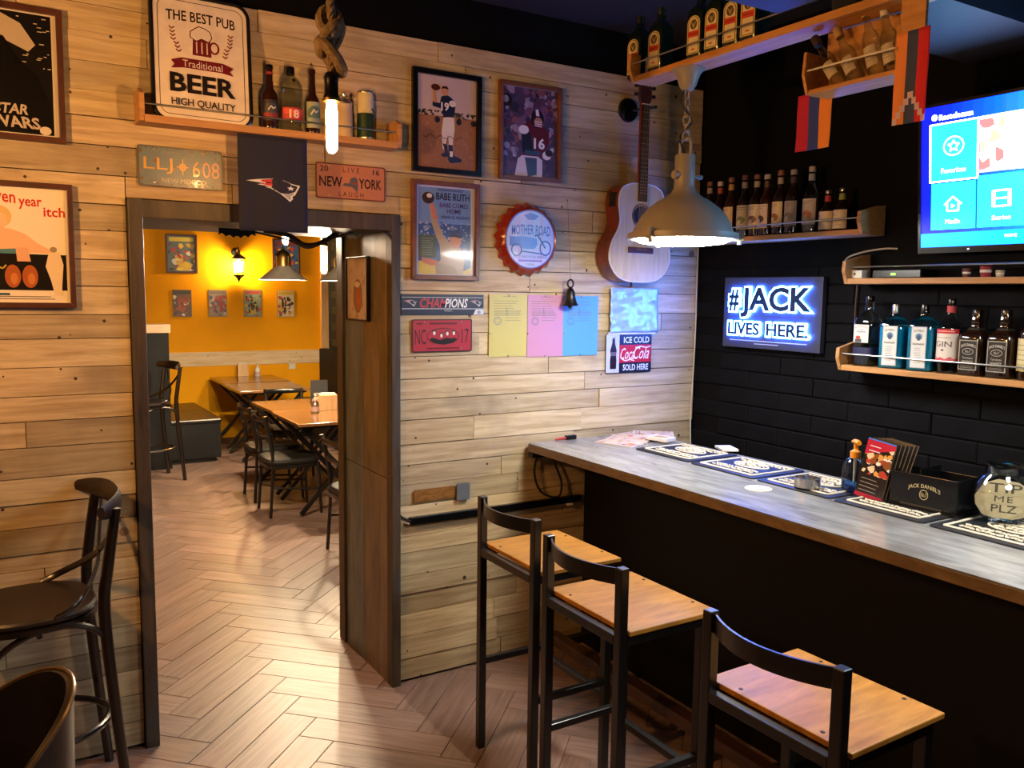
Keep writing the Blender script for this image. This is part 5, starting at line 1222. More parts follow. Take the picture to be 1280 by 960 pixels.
for k, (px, l) in enumerate(((1117, 'square blue gin bottle standing beside the tequila bottle'), (1153, 'square blue gin bottle standing beside the white labelled gin'))):
    y = place3(px); Hq = bw(px, 384, S3).z-Z3
    bottle(l, (S3, y, Z3), [(0.046, 0), (0.050, 0.006), (0.050, Hq*0.70), (0.046, Hq*0.76), (0.030, Hq*0.83), (0.015, Hq*0.86), (0.0135, Hq*0.88), (0.0135, Hq)], M_BLUEGLASS, cap=(0.016, Hq*0.90, Hq+0.012, M_STEEL if k == 0 else M_BLACKGLOSS), lab=(Hq*0.05, Hq*0.70, d_bom, '#aebfce', 0.030), sq=6, rz=-PI/2+0.25, group='blue gin bottles', liquid=(Hq*0.68, simple('blue_gin', '#1aa5bf', 0.15)))
def d_gin(P): P.rect(0, 0, 1, 0.14, '#b3202c'); P.lines(0.15, 0.85, 0.07, 0.07, 1, '#d99a98', 0.03, 0); P.text('GIN', 0.22, 0.38, 0.78, 0.56, '#3a3a3e'); P.lines(0.25, 0.75, 0.27, 0.27, 1, '#8a8a8a', 0.02, 0); P.ell(0.5, 0.66, 0.05, 0.03, '#4a4a4e'); P.shape([(0, 1), (0, 0.90), (0.1, 0.94), (0.2, 0.86), (0.3, 0.93), (0.45, 0.88), (0.6, 0.94), (0.75, 0.86), (0.88, 0.93), (1, 0.90), (1, 1)], '#c85a64')
y = place3(1186); Hq = bw(1190, 374, S3).z-Z3
bottle('round clear gin bottle with a white and red label', (S3, y, Z3), prof_std(0.044, Hq, 0.015, 0.60, 0.78), M_CLEAR, cap=(0.016, Hq*0.92, Hq+0.002, M_BLACKGLOSS), neck=(Hq*0.82, Hq*0.91, '#a8343a'), lab=(Hq*0.17, Hq*0.60, d_gin, '#d6cfc8', 1.3), rz=-PI/2, liquid=(Hq*0.5, glass('clear_spirit', '#c8d2dc', 0.03)))
def d_jd(P):
    P.rect(0.03, 0.02, 0.97, 0.98, '#0d0c0c'); P.ring(0.5, 0.5, 0.47, 0.48, 0.0, '#8a867e')
    for a_, b_ in (((0.04, 0.02), (0.96, 0.02)), ((0.04, 0.98), (0.96, 0.98)), ((0.04, 0.02), (0.04, 0.98)), ((0.96, 0.02), (0.96, 0.98))): P.line([a_, b_], 0.018, '#a9a49a')
    P.text("JACK DANIEL'S", 0.10, 0.11, 0.90, 0.23, '#c9c4ba', bold=0.01, bend=0.06); P.ring(0.5, 0.38, 0.30, 0.11, 0.018, '#a9a49a'); P.text('No.7', 0.36, 0.34, 0.64, 0.42, '#b9b4aa'); P.text('Tennessee', 0.22, 0.55, 0.78, 0.63, '#a9a49a'); P.text('WHISKEY', 0.2, 0.68, 0.8, 0.76, '#c9c4ba'); P.lines(0.15, 0.85, 0.83, 0.92, 3, '#8a867e', 0.012, 0.1)
for px, l in ((1219, 'square black labelled whiskey bottle beside the white labelled gin'), (1255, 'square black labelled whiskey bottle between its twin and the cream labelled bottle')):
    y = place3(px); Hq = bw(px, 388, S3).z-Z3
    bottle(l, (S3, y, Z3), [(0.043, 0), (0.047, 0.006), (0.047, Hq*0.57), (0.044, Hq*0.63), (0.030, Hq*0.68), (0.017, Hq*0.74), (0.0155, Hq*0.80), (0.019, Hq*0.83), (0.0155, Hq*0.87), (0.0155, Hq)], M_AMBER, cap=(0.017, Hq*0.90, Hq+0.004, M_BLACKGLOSS), lab=(Hq*0.09, Hq*0.55, d_jd, '#8a867e', 0.036), neck=(Hq*0.70, Hq*0.735, '#2a2826'), sq=6, rz=-PI/2, group='black labelled whiskey bottles')
y = place3(1288); Hq = bw(1288, 380, S3).z-Z3
bottle('dark bottle with a tall cream label at the end of the lower bar shelf', (S3, y, Z3), prof_std(0.04, Hq, 0.015, 0.6, 0.78), M_AMBER, cap=(0.017, Hq*0.9, Hq+0.003, simple('cream_cap', '#cfc08a', 0.4)), lab=(Hq*0.12, Hq*0.55, lambda P: P.lines(0.2, 0.8, 0.2, 0.8, 5, '#8a7a4a', 0.02), '#cfc79a', 1.3), rz=-PI/2)

# --- router shelf things
def bx_at(px, py, X, Z): p = bw(px, py, X); return Vector((X, p.y, Z))
v = bx_at(1130, 345, -0.07, Z2)
t = thing('router', 'black router with a green light under the television', 'router', tuple(v), rot=(0, 0, -PI/2))
part('case', t, M_BLACKGLOSS, lambda m: m.box(-0.11, 0.11, -0.055, 0.055, 0, 0.035), bevel=0.004)
part('status_light', t, emit('green_led', (0.2, 1.0, 0.05), 3.0), lambda m: m.box(-0.022, -0.002, -0.0565, -0.055, 0.012, 0.020))
v = bx_at(1074, 344, -0.10, Z2)
t = thing('power_socket', 'small white socket block on the router shelf', 'socket', tuple(v), rot=(0, 0, -PI/2))
part('block', t, M_WHITEPLASTIC, lambda m: m.box(-0.035, 0.035, -0.03, 0.03, 0, 0.035), bevel=0.004); part('hole', t, M_BLACK, lambda m: m.box(-0.004, 0.004, -0.031, -0.029, 0.014, 0.024))
for px, h, r, c, l in ((1208, 0.035, 0.016, '#5a2a26', 'small dark red cup on the router shelf'), (1232, 0.046, 0.022, '#8a2430', 'red paper cup on the router shelf'), (1250, 0.026, 0.016, '#b0a58c', 'small cream pot on the router shelf')):
    v = bx_at(px, 344, -0.09, Z2)
    t = thing('cup', l, 'cup', tuple(v))
    part('body', t, simple('cup'+c, c, 0.5), lambda m: m.loft([(r*0.75, 0), (r*0.8, 0.003), (r, h), (r*0.92, h-0.001), (r*0.7, 0.004)], 16, caps=True), True)
    part('band', t, M_WHITEPLASTIC, lambda m: m.loft([(r*0.9, h*0.4), (r*0.945, h*0.62)], 16, caps=False), True)
cable('power_cable', 'pale cable arching over the end of the router shelf', [tuple(bw(1054, 332, -0.16)), tuple(bw(1060, 322, -0.12)), tuple(bw(1080, 315, -0.08)), tuple(bw(1105, 311, -0.04)), tuple(bw(1122, 311, -0.012))], 0.004, M_WHITECABLE)
cable('power_cable', 'thin brown cable hanging on the black wall above the tequila bottle', [tuple(bw(1072, 356, -0.014)), tuple(bw(1070, 380, -0.014)), tuple(bw(1069, 400, -0.014)), tuple(bw(1068, 450, -0.014))], 0.005, simple('brown_cable', '#3a2418', 0.5))

# ================================================================== TELEVISION
a = bw(1148, 316, -0.09)
TH = 0.565; TWD = 1.0
t = thing('television', 'lit television on the black wall showing a blue menu', 'television', (-0.09, a.y, a.z), rot=(0, 0, 0))
t.rotation_euler = (Matrix.Rotation(-PI/2, 3, 'Z') @ Matrix.Rotation(R(5.5), 3, 'X')).to_euler()
part('housing', t, M_BLACKGLOSS, lambda m: m.box(0, TWD, 0.002, 0.045, 0, TH), bevel=0.004)
part('bezel', t, M_BLACKGLOSS, lambda m: m.box(0, TWD, -0.004, 0.002, -0.004, 0.020).box(0, 0.012, -0.004, 0.002, 0.020, TH).box(TWD-0.012, TWD, -0.004, 0.002, 0.020, TH).box(0.012, TWD-0.012, -0.004, 0.002, TH-0.012, TH))
part('wall_bracket', t, M_BLACK, lambda m: m.box(0.35, 0.65, 0.045, 0.075, 0.15, 0.42))
part('standby_light', t, emit('standby_led', (0.7, 0.8, 1.0), 4.0), lambda m: m.box(0.205, 0.210, -0.006, -0.004, 0.006, 0.010))
sw, sh = TWD-0.024, TH-0.032
P = Print(sw, sh, 0.0, 0.00008)
for i in range(24):                      # blue menu background
    f0 = i/24; c = (0.0, 0.002+0.30*f0*f0, 0.70+0.2*f0); P.k += 1; P.poly([(f0, 0), (f0, 1), (f0+1/24, 1), (f0+1/24, 0)], c)
P.rect(0, 0.90, 1, 1, (0.0, 0.10, 0.70))
P.ell(0.055, 0.075, 0.012, 0.022, '#ffffff'); P.text('Rostelecom', 0.075, 0.06, 0.21, 0.10, '#ffffff', bold=0.02)
def tile(u0, v0, u1, v1, c): P.rect(u0, v0, u1, v1, c)
tile(0.035, 0.12, 0.235, 0.535, '#ffffff'); tile(0.042, 0.13, 0.228, 0.525, '#10c4e8')
P.ring(0.135, 0.29, 0.042, 0.068, 0.008, '#ffffff')
P.line([(0.135+0.024*math.cos(PI/2+i*PI/5)*(1 if i % 2 == 0 else 0.45), 0.29-0.042*math.sin(PI/2+i*PI/5)*(1 if i % 2 == 0 else 0.45)) for i in range(11)], 0.008, '#ffffff'); P.text('Favorites', 0.085, 0.44, 0.185, 0.475, '#e8ffff')
tile(0.045, 0.545, 0.225, 0.875, '#10c4e8'); tile(0.233, 0.52, 0.415, 0.875, '#10c4e8'); tile(0.423, 0.50, 0.98, 0.87, '#e8f4f8')
P.line([(0.10, 0.70), (0.135, 0.645), (0.17, 0.70)], 0.010, '#ffffff'); P.line([(0.112, 0.69), (0.112, 0.745), (0.158, 0.745), (0.158, 0.69)], 0.010, '#ffffff'); P.shape([(0.129, 0.695), (0.129, 0.725), (0.144, 0.71)], '#ffffff'); P.text('Media', 0.105, 0.805, 0.165, 0.835, '#e8ffff')
for u in (0.295, 0.355): P.line([(u, 0.63), (u, 0.74)], 0.022, '#ffffff')
for v_ in (0.632, 0.685, 0.738): P.line([(0.295, v_), (0.355, v_)], 0.010, '#ffffff')
P.text('Series', 0.29, 0.80, 0.36, 0.83, '#e8ffff'); P.text('HOME', 0.34, 0.93, 0.385, 0.95, '#b8e4ff')
P.rect(0.24, 0.12, 0.98, 0.50, '#f2f4f8'); P.rect(0.24, 0.40, 0.45, 0.50, '#5a6a90'); P.specks(0.24, 0.14, 0.33, 0.48, 16, ['#c86a4a', '#8a3a3a', '#e8e0e0', '#f0c8a0'], 0.03, 0.08); P.specks(0.33, 0.26, 0.41, 0.5, 12, ['#ffffff', '#d8e4f0', '#f4f0e8'], 0.04, 0.08)
P.rect(0.415, 0.14, 0.98, 0.50, '#d8eaf4'); P.shape([(0.42, 0.50), (0.43, 0.33), (0.47, 0.28), (0.52, 0.32), (0.55, 0.50)], '#14395a'); P.ell(0.465, 0.22, 0.028, 0.07, '#e8d8c8'); P.ell(0.463, 0.175, 0.032, 0.045, '#1c2a38'); P.rect(0.50, 0.12, 0.58, 0.36, '#3a3a6a'); P.ell(0.545, 0.22, 0.032, 0.075, '#e8c8b0'); P.shape([(0.50, 0.38), (0.545, 0.31), (0.61, 0.34), (0.66, 0.50), (0.48, 0.50)], '#1c3a5a'); P.text('VOD', 0.53, 0.42, 0.59, 0.465, '#ffffff', bold=0.015)
P.rect(0.60, 0.12, 0.98, 0.50, '#2a8ab8'); P.rect(0.55, 0.52, 0.98, 0.72, '#1a7ab0'); P.specks(0.44, 0.70, 0.60, 0.86, 14, ['#f0d070', '#ffffff', '#e8c850'], 0.02, 0.05)
o = P.build('screen', M_SCREEN, t); o.location = (TWD/2, -0.0005, 0.020+sh/2)

# ================================================================== GLOWING SIGN ON THE BLACK WALL
a, b, c, d = bw(912, 348), bw(1036, 345), bw(1033, 441), bw(912, 433)
w_ = ((a.y-b.y)+(d.y-c.y))/2; h_ = ((a.z-d.z)+(b.z-c.z))/2
t = thing('lit_sign', 'grey sign with glowing blue white lettering on the black wall', 'sign', (-0.012, (a.y+b.y+c.y+d.y)/4, (a.z+b.z+c.z+d.z)/4), rot=(0, 0, -PI/2))
part('panel', t, simple('grey_sign_panel', '#2f3342', 0.45, var=0.04), lambda m: m.box(-w_/2, w_/2, -0.03, 0, -h_/2, h_/2), bevel=0.002)
M_GLOW = emit('sign_glow', (0.045, 0.17, 1.0), S_SIGN)
M_LETTER = simple('navy_letter_face', '#14264f', 0.35)
def letters(s, u0, v0, u1, v1, bold):
    """letter blocks: glowing back body, dark face in front of it"""
    for (nm, mat, bo, ya, yb, par) in (('glow_letters', M_GLOW, bold, -0.031, -0.040, t), ('letter_faces', M_LETTER, 0.03, -0.0405, -0.044, None)):
        base, fs = text2d(s, bo, 0, 3)
        
        
        W = (u1-u0)*w_; Hh = (v1-v0)*h_
        gw = gh = 0.0075 if nm == 'glow_letters' else 0.0
        vs = [((u0-0.5)*w_-gw+(W+2*gw)*x, (0.5-v1)*h_-gh+(Hh+2*gh)*z) for x, z in base]
        m = MB(); n = len(vs)
        m.add([(x, yb, z) for x, z in vs], fs)
        # side walls along open edges
        cnt = {}
        for f_ in fs:
            for i in range(len(f_)): e = (f_[i], f_[(i+1) % len(f_)]); cnt[tuple(sorted(e))] = cnt.get(tuple(sorted(e)), 0)+1
        for f_ in fs:
            for i in range(len(f_)):
                e = (f_[i], f_[(i+1) % len(f_)])
                if cnt[tuple(sorted(e))] == 1:
                    (xa, za), (xb, zb_) = vs[e[0]], vs[e[1]]
                    m.add([(xa, yb, za), (xb, yb, zb_), (xb, ya, zb_), (xa, ya, za)], [(0, 1, 2, 3)])
        m.build(nm, mat, t, fix=False)
letters('#', 0.075, 0.17, 0.185, 0.48, 0.075); letters('JACK', 0.205, 0.14, 0.92, 0.565, 0.075); letters('LIVES', 0.075, 0.635, 0.415, 0.815, 0.085); letters('HERE.', 0.49, 0.635, 0.90, 0.815, 0.085)
P = Print(w_, h_, -0.0305, 0.0001); P.lines(0.08, 0.88, 0.895, 0.895, 1, '#a9b0c8', 0.012, 0); P.lines(0.35, 0.6, 0.935, 0.935, 1, '#a9b0c8', 0.010, 0); P.build('small_print', M_PRINT, t)

# ================================================================== HANGING SHELF WITH GREEN BOTTLES
YJ0 = bw(793, 103, JX).y; YJ1 = bw(1157, 20, JX+0.005).y; JD = 0.115
t = thing('hanging_shelf', 'long wooden shelf hung from the ceiling over the bar', 'shelf', (JX, YJ0, jz))
part('board', t, M_SHELFWOOD, lambda m: m.box(0, JD, YJ1-YJ0, 0, 0, 0.026), bevel=0.002)
part('end_board', t, M_SHELFWOOD, lambda m: m.prism([(0.004, 0), (JD, 0), (JD, 0.10), (0.0, 0.115), (-0.022, 0.10), (-0.026, 0.05)], 0.0, 0.016, axis='y') if False else m.add([(x, y, z) for y in (0.0, 0.016) for x, z in ((0.0, -0.001), (JD, -0.001), (JD, 0.11), (-0.02, 0.115), (-0.026, 0.055))], [(0, 1, 2, 3, 4), (9, 8, 7, 6, 5)]+[(i, i+5, (i+1) % 5+5, (i+1) % 5) for i in range(5)]), bevel=0.002)
part('rod', t, M_STEEL, lambda m: m.tube([(-0.012, 0.008, 0.072), (-0.012, YJ1-YJ0, 0.072)], 0.0032, 8), True)
for yy in (-0.35, -1.0): part('hanger', t, M_BLACKMETAL, lambda m: m.bar((JD-0.012, yy, 0.02), (JD-0.012, yy, CEIL-jz), 0.012))
def d_jg(P):
    P.lines(0, 0, 0, 0, 0, '#000000')
    arch = [(0.0, 1.0), (0.0, 0.20)]+[(0.5-0.5*math.cos(R(a_)), 0.20-0.20*math.sin(R(a_))) for a_ in range(15, 180, 15)]+[(1.0, 0.20), (1.0, 1.0)]
    P.shape(arch, '#c9b468'); P.shape([(0.07+0.86*u, 0.03+0.945*v) for u, v in arch], '#4a4a2c'); P.shape([(0.12+0.76*u, 0.045+0.915*v) for u, v in arch], '#d8caa0')
    P.ell(0.5, 0.23, 0.27, 0.13, '#4a3a26'); P.line([(0.32, 0.16), (0.42, 0.24), (0.5, 0.32), (0.58, 0.24), (0.68, 0.16)], 0.02, '#b09a5a'); P.line([(0.5, 0.20), (0.5, 0.33)], 0.03, '#b09a5a')
    P.rect(0.06, 0.40, 0.94, 0.56, '#c23a1e'); P.lines(0.16, 0.84, 0.48, 0.48, 1, '#7a1f14', 0.03, 0); P.lines(0.3, 0.7, 0.70, 0.70, 1, '#8a7a5a', 0.012, 0); P.rect(0.36, 0.86, 0.64, 0.90, '#b84a2a')
for i, (px, l) in enumerate(((798, 'at the open end of the hanging shelf'), (824, 'next to the one at the open end'), (873, ''), (895, ''), (918, ''), (940, ''))):
    y = bw(px, 60, JX+0.05).y+0.0; Hq = 0.255
    t = bottle('square green liqueur bottle with arched label '+(l if l else 'in the close row of four'), (JX+0.058, y, jz+0.026), [(0.038, 0), (0.041, 0.006), (0.041, 0.165), (0.037, 0.182), (0.026, 0.198), (0.016, 0.207), (0.0145, 0.215), (0.0145, Hq)], M_GREENGLASS, cap=(0.016, Hq-0.026, Hq+0.003, simple('dark_green_cap', '#2c3226', 0.4)), sq=5, rz=-PI/2+0.15, group='green liqueur bottles on the hanging shelf', seg=20)
    P = Print(0.060, 0.142, -0.0425, 0.00015); d_jg(P); o = P.build('label', M_PRINT, t); o.location = (0, 0, 0.088)

# ================================================================== SMALL CRATE WITH TILTED BOTTLES AND TWO FLAGS
CX = -0.93
a, b = bw(1010, 118, CX), bw(1122, 92, CX); CZ = (a.z+b.z)/2; CY0, CY1 = a.y, b.y
t = thing('bottle_crate', 'small wooden crate of tilted bottles under the long hanging shelf', 'crate', (CX, CY0, CZ))
CL = CY0-CY1; CH = jz-CZ-0.001
part('bottom_board', t, M_SHELFWOOD, lambda m: m.box(0, 0.10, -CL, 0, 0, 0.014), bevel=0.0015)
part('back_board', t, M_SHELFWOOD, lambda m: m.box(0.10, 0.112, -CL-0.012, 0.012, 0.0, CH))
for y in (0.0, -CL-0.012):
    part('end_board', t, M_SHELFWOOD, lambda m: m.add([(x, y+yy, z) for yy in (0.0, 0.012) for x, z in ((0.0, 0.0), (0.099, 0.0), (0.099, 0.13), (-0.015, 0.135), (-0.022, 0.06))], [(0, 1, 2, 3, 4), (9, 8, 7, 6, 5)]+[(i, i+5, (i+1) % 5+5, (i+1) % 5) for i in range(5)]), bevel=0.0015)
part('rod', t, M_WHITEPLASTIC, lambda m: m.tube([(-0.008, 0.006, 0.075), (-0.008, -CL-0.006, 0.075)], 0.003, 8), True)
part('side_panel', t, M_SHELFWOOD, lambda m: m.box(-0.015, -0.003, YJ1-CY0, -CL-0.0121, bw(1140, 41, CX-0.015).z-CZ, CH))
crb = [(0.085, 34, 0.20, 0.026, '#2a1c12', 'dark capped clear bottle leaning at the open end of the small crate', M_CLEAR), (0.150, 27, 0.195, 0.027, '#a88a5a', 'cork topped clear bottle leaning second in the small crate', M_CLEAR),
       (0.225, 16, 0.235, 0.027, '#b89a62', 'tall cork topped clear bottle in the small crate', M_CLEAR), (0.283, 14, 0.215, 0.027, '#c9c6c0', 'white capped clear bottle at the flag end of the small crate', M_CLEAR)]
for yo, tl, Hq, r, cc, l, gm in crb:
    base = Vector((CX+0.052, CY0-yo, CZ+0.0145+r*math.sin(R(tl))))
    bottle(l, tuple(base), prof_std(r, Hq, 0.011, 0.52, 0.72), gm, cap=(0.0145, Hq*0.84, Hq+0.004, simple('crate_cap'+cc, cc, 0.5)), lab=(Hq*0.12, Hq*0.40, lambda P: P.lines(0.2, 0.8, 0.3, 0.7, 3, '#7a7468', 0.03), '#b9ae98', 0.8), rot=(-R(tl), 0, 0) if False else (Matrix.Rotation(-R(tl), 3, 'X') @ Matrix.Rotation(-PI/2, 3, 'Z')).to_euler(), group='bottles in the small crate')
# flags: three vertical bands
def arm(u, v): return hx('#b01c44') if u < 0.34 else (hx('#2a3f9a') if u < 0.66 else hx('#e08a3a'))
a, b = bw(998, 122, CX+0.118), bw(1037, 178, CX+0.118)
fw, fh = a.y-b.y, CZ+0.02-b.z
t = thing('flag', 'small flag with red, blue and orange bands hanging below the open end of the crate', 'flag', (CX+0.118, (a.y+b.y)/2, b.z+fh/2), rot=(0, 0, -PI/2), group='small flags on the crate')
cloth_sheet(t, 'cloth', fw, fh+0.03, M_CLOTH, arm, nx=18, nz=14, amp=0.0025, seed=2)
def art(u, v):
    base = hx('#e08a4a') if u < 0.36 else (hx('#3a4468') if u < 0.66 else hx('#c8202c'))
    return base
def stair(P):
    w1 = '#c9b4cc'; n = 5
    for k in range(n):
        v0 = 0.66+0.068*k
        P.rect(0.5-0.10*(k+1)+0.02, v0, 0.5-0.10*k+0.06, v0+0.07, w1); P.rect(0.5+0.10*k-0.04, v0, 0.5+0.10*(k+1), v0+0.07, w1)
FX = CX-0.019
a, b = bw(1122, 38, FX), bw(1156, 153, FX)
fw, fh = a.y-b.y, bw(1140, 38, FX).z-bw(1140, 153, FX).z
t = thing('flag', 'small flag with orange, blue and red bands and a pale stepped mark beside the crate', 'flag', (FX, (a.y+b.y)/2, bw(1140, 153, FX).z+fh/2), rot=(0, 0, -PI/2), group='small flags on the crate')
o = cloth_sheet(t, 'cloth', fw, fh, M_CLOTH, art, nx=18, nz=20, amp=0.0025, seed=6, painter=stair)
# ================================================================== THINGS ON THE PLANK WALL SHELF
SZT = SZ+0.022
def on_shelf(px): return pw(px, 150, -0.07).x
# pub sign standing on the shelf
x, z, w_, h_ = prect((199, 11), (298, 27), (301, 150), (207, 140), -0.085)
h_ = 0.455; w_ = 0.335
a = pw(205, 80, -0.085); b = pw(300, 95, -0.085)
t = thing('pub_sign', 'white tin pub sign with a black rim and beer mug leaning on the shelf', 'sign', ((a.x+b.x)/2, -0.082, SZT), rot=(-R(7), R(0.8), 0))
M_SIGNRIM = simple('black_enamel_rim', '#14110f', 0.2, coat=0.5)
part('tin', t, simple('cream_enamel', '#dccfc0', 0.3), lambda m: m.prism([(x_, z_+h_/2) for x_, z_ in rrect(w_, h_, 0.045, 8)], -0.010, 0.0))
def rimf(m):
    o = rrect(w_+0.012, h_+0.012, 0.05, 8); m.tube([(x_, -0.006, z_+h_/2) for x_, z_ in o], 0.009, 8, closed=True)
part('rim', t, M_SIGNRIM, rimf, True)
P = Print(w_*0.92, h_*0.94, -0.0104, 0.00012)
o_ = [(0.5+p_[0]/w_, 0.5-p_[1]/h_) for p_ in rrect(w_*0.985, h_*0.985, 0.035, 8)]; o_.append(o_[0]); P.line(o_, 0.006, '#4a3f38')
P.text('THE BEST PUB', 0.10, 0.085, 0.90, 0.175, '#1d1614', bold=0.015, bend=0.012)
P.shape([(0.40, 0.31), (0.60, 0.31), (0.61, 0.46), (0.39, 0.46)], '#6a1a22'); P.ring(0.645, 0.375, 0.06, 0.055, 0.016, '#6a1a22'); P.shape([(0.37, 0.31), (0.37, 0.26), (0.42, 0.23), (0.47, 0.205), (0.54, 0.215), (0.60, 0.24), (0.62, 0.29), (0.58, 0.33), (0.50, 0.31), (0.44, 0.335)], '#d9cfc4'); P.line([(0.37, 0.31), (0.37, 0.26), (0.42, 0.23), (0.47, 0.205), (0.54, 0.215), (0.60, 0.24), (0.62, 0.29), (0.58, 0.33), (0.50, 0.31), (0.44, 0.335), (0.37, 0.31)], 0.008, '#5a2a2a')
for u in (0.44, 0.50, 0.56): P.line([(u, 0.34), (u, 0.44)], 0.012, '#c9b8aa')
for s in (-1, 1):
    for k in range(7):
        u = 0.5+s*(0.34-0.012*k*(1 if k > 3 else 0.4)); v_ = 0.24+0.032*k; P.line([(u, v_+0.02), (u+s*0.03, v_)], 0.010, '#7a3a34'); P.line([(u, v_+0.02), (u-s*0.03, v_)], 0.010, '#7a3a34')
P.shape([(0.14, 0.53), (0.26, 0.50), (0.74, 0.50), (0.86, 0.53), (0.82, 0.565), (0.86, 0.60), (0.72, 0.585), (0.28, 0.585), (0.14, 0.60), (0.18, 0.565)], '#6a1a22'); P.text('Traditional', 0.27, 0.515, 0.73, 0.575, '#d9cfc4')
P.text('BEER', 0.12, 0.635, 0.88, 0.80, '#1d1614', bold=0.03); P.text('HIGH QUALITY', 0.13, 0.85, 0.87, 0.925, '#1d1614', bold=0.01)
o = P.build('print', M_TIN, t); o.location = (0, 0, h_/2)
# beer bottles, jug, can and mug
def hgt(px, py): return pw(px, py, -0.07).z-SZT
def beer(px, top, r, glassm, label, labc, lc2, lz, cap, neck=None, sh=0.52):
    Hq = hgt(px, top)
    return bottle(label, (on_shelf(px), -0.066, SZT), prof_std(r, Hq, 0.0125, sh, 0.74), glassm, cap=(0.0145, Hq*0.95, Hq+0.003, cap), lab=(Hq*lz[0], Hq*lz[1], lambda P: (P.ell(0.5, 0.45, 0.40, 0.30, lc2), P.rect(0.05, 0.62, 0.95, 0.92, '#8a2c2a' if lc2 != '#4a6a6a' else '#8fa09a'), P.line([(0.3, 0.5), (0.45, 0.3), (0.55, 0.42), (0.7, 0.32)], 0.05, '#c9c4ba')), labc, 1.2), neck=neck)
beer(338, 82, 0.031, M_BROWNGLASS, 'brown beer bottle with a dark label and red neck ring', '#2a2430', '#3a3d4c', (0.14, 0.46), M_BLACKGLOSS, (hgt(338, 82)*0.86, hgt(338, 82)*0.9, '#8a2a22'))
Hq = hgt(364, 84)
bottle('wide clear glass jug with a red label on the wall shelf', (on_shelf(364), -0.066, SZT), [(0.044, 0), (0.048, 0.006), (0.048, Hq*0.62), (0.045, Hq*0.72), (0.034, Hq*0.80), (0.02, Hq*0.86), (0.015, Hq*0.89), (0.015, Hq)], M_CLEAR, cap=(0.017, Hq*0.88, Hq, M_BLACKGLOSS), lab=(Hq*0.16, Hq*0.36, lambda P: (P.rect(0.06, 0.1, 0.94, 0.5, '#c9483e'), P.text('18', 0.3, 0.15, 0.7, 0.8, '#e8c8b8', bold=0.03)), '#a8322c', 1.0), name='glass_jug', cat='bottle')
beer(391, 88, 0.030, M_BROWNGLASS, 'slim brown beer bottle with a pale green label', '#9aa08c', '#4a6a6a', (0.10, 0.50), M_BROWNGLASS, sh=0.50)
# small stoppered jar, ceramic mug and tap handle behind the bulb
t = thing('ceramic_stein', 'pale ceramic stein with a steel lid behind the hanging bulb', 'mug', (on_shelf(430), -0.07, SZT))
part('body', t, simple('stein_clay', '#b9a184', 0.5), lambda m: m.loft([(0.034, 0), (0.036, 0.004), (0.035, 0.10), (0.032, 0.125), (0.034, 0.135)], 20), True); part('lid', t, M_STEEL, lambda m: m.loft([(0.035, 0.1351), (0.035, 0.142), (0.02, 0.16), (0.006, 0.166), (0.008, 0.178), (0.002, 0.182)], 20), True); part('handle', t, simple('stein_clay', '#b9a184', 0.5), lambda m: m.tube(spline([(-0.033, 0, 0.11), (-0.06, 0, 0.10), (-0.062, 0, 0.05), (-0.034, 0, 0.03)], 4), 0.006, 8), True)
t = thing('tap_handle', 'small brass tap handle standing beside the green beer can', 'ornament', (on_shelf(441)+0.0, -0.05, SZT))
part('stem', t, M_BRASS, lambda m: m.loft([(0.018, 0), (0.018, 0.01), (0.010, 0.02), (0.011, 0.10), (0.007, 0.12), (0.009, 0.16), (0.006, 0.165)], 14), True); part('ball', t, M_CHROME, lambda m: m.loft([(0.003, 0.164), (0.010, 0.170), (0.011, 0.178), (0.006, 0.187), (0.001, 0.189)], 12), True)
Hq = hgt(456, 115)
t = thing('beer_can', 'tall green and cream beer can on the wall shelf', 'can', (on_shelf(457), -0.068, SZT))
part('can_body', t, simple('cream_can', '#c9bd98', 0.3), lambda m: m.loft([(0.030, 0), (0.034, 0.008), (0.034, Hq-0.018), (0.030, Hq-0.006), (0.029, Hq)], 24), True); part('green_wrap', t, simple('green_can', '#203a26', 0.3), lambda m: m.loft([(0.0345, 0.012), (0.0345, Hq*0.55)], 24, caps=False), True); part('lid_rim', t, M_STEEL, lambda m: m.loft([(0.0305, Hq-0.006), (0.0315, Hq-0.002), (0.0305, Hq+0.002), (0.027, Hq)], 24), True); part('emblem', t, simple('dark_green_ink', '#16241a', 0.4), lambda m: m.tube([(0.0345*math.sin(0.5+0.06*i), -0.0345*math.cos(0.5+0.06*i), Hq*(0.62+0.03*math.sin(i*0.8))) for i in range(8)], 0.003, 6)); part('base_rim', t, M_STEEL, lambda m: m.loft([(0.0302, 0.0), (0.0345, 0.007), (0.0345, 0.011)], 24, caps=False), True)

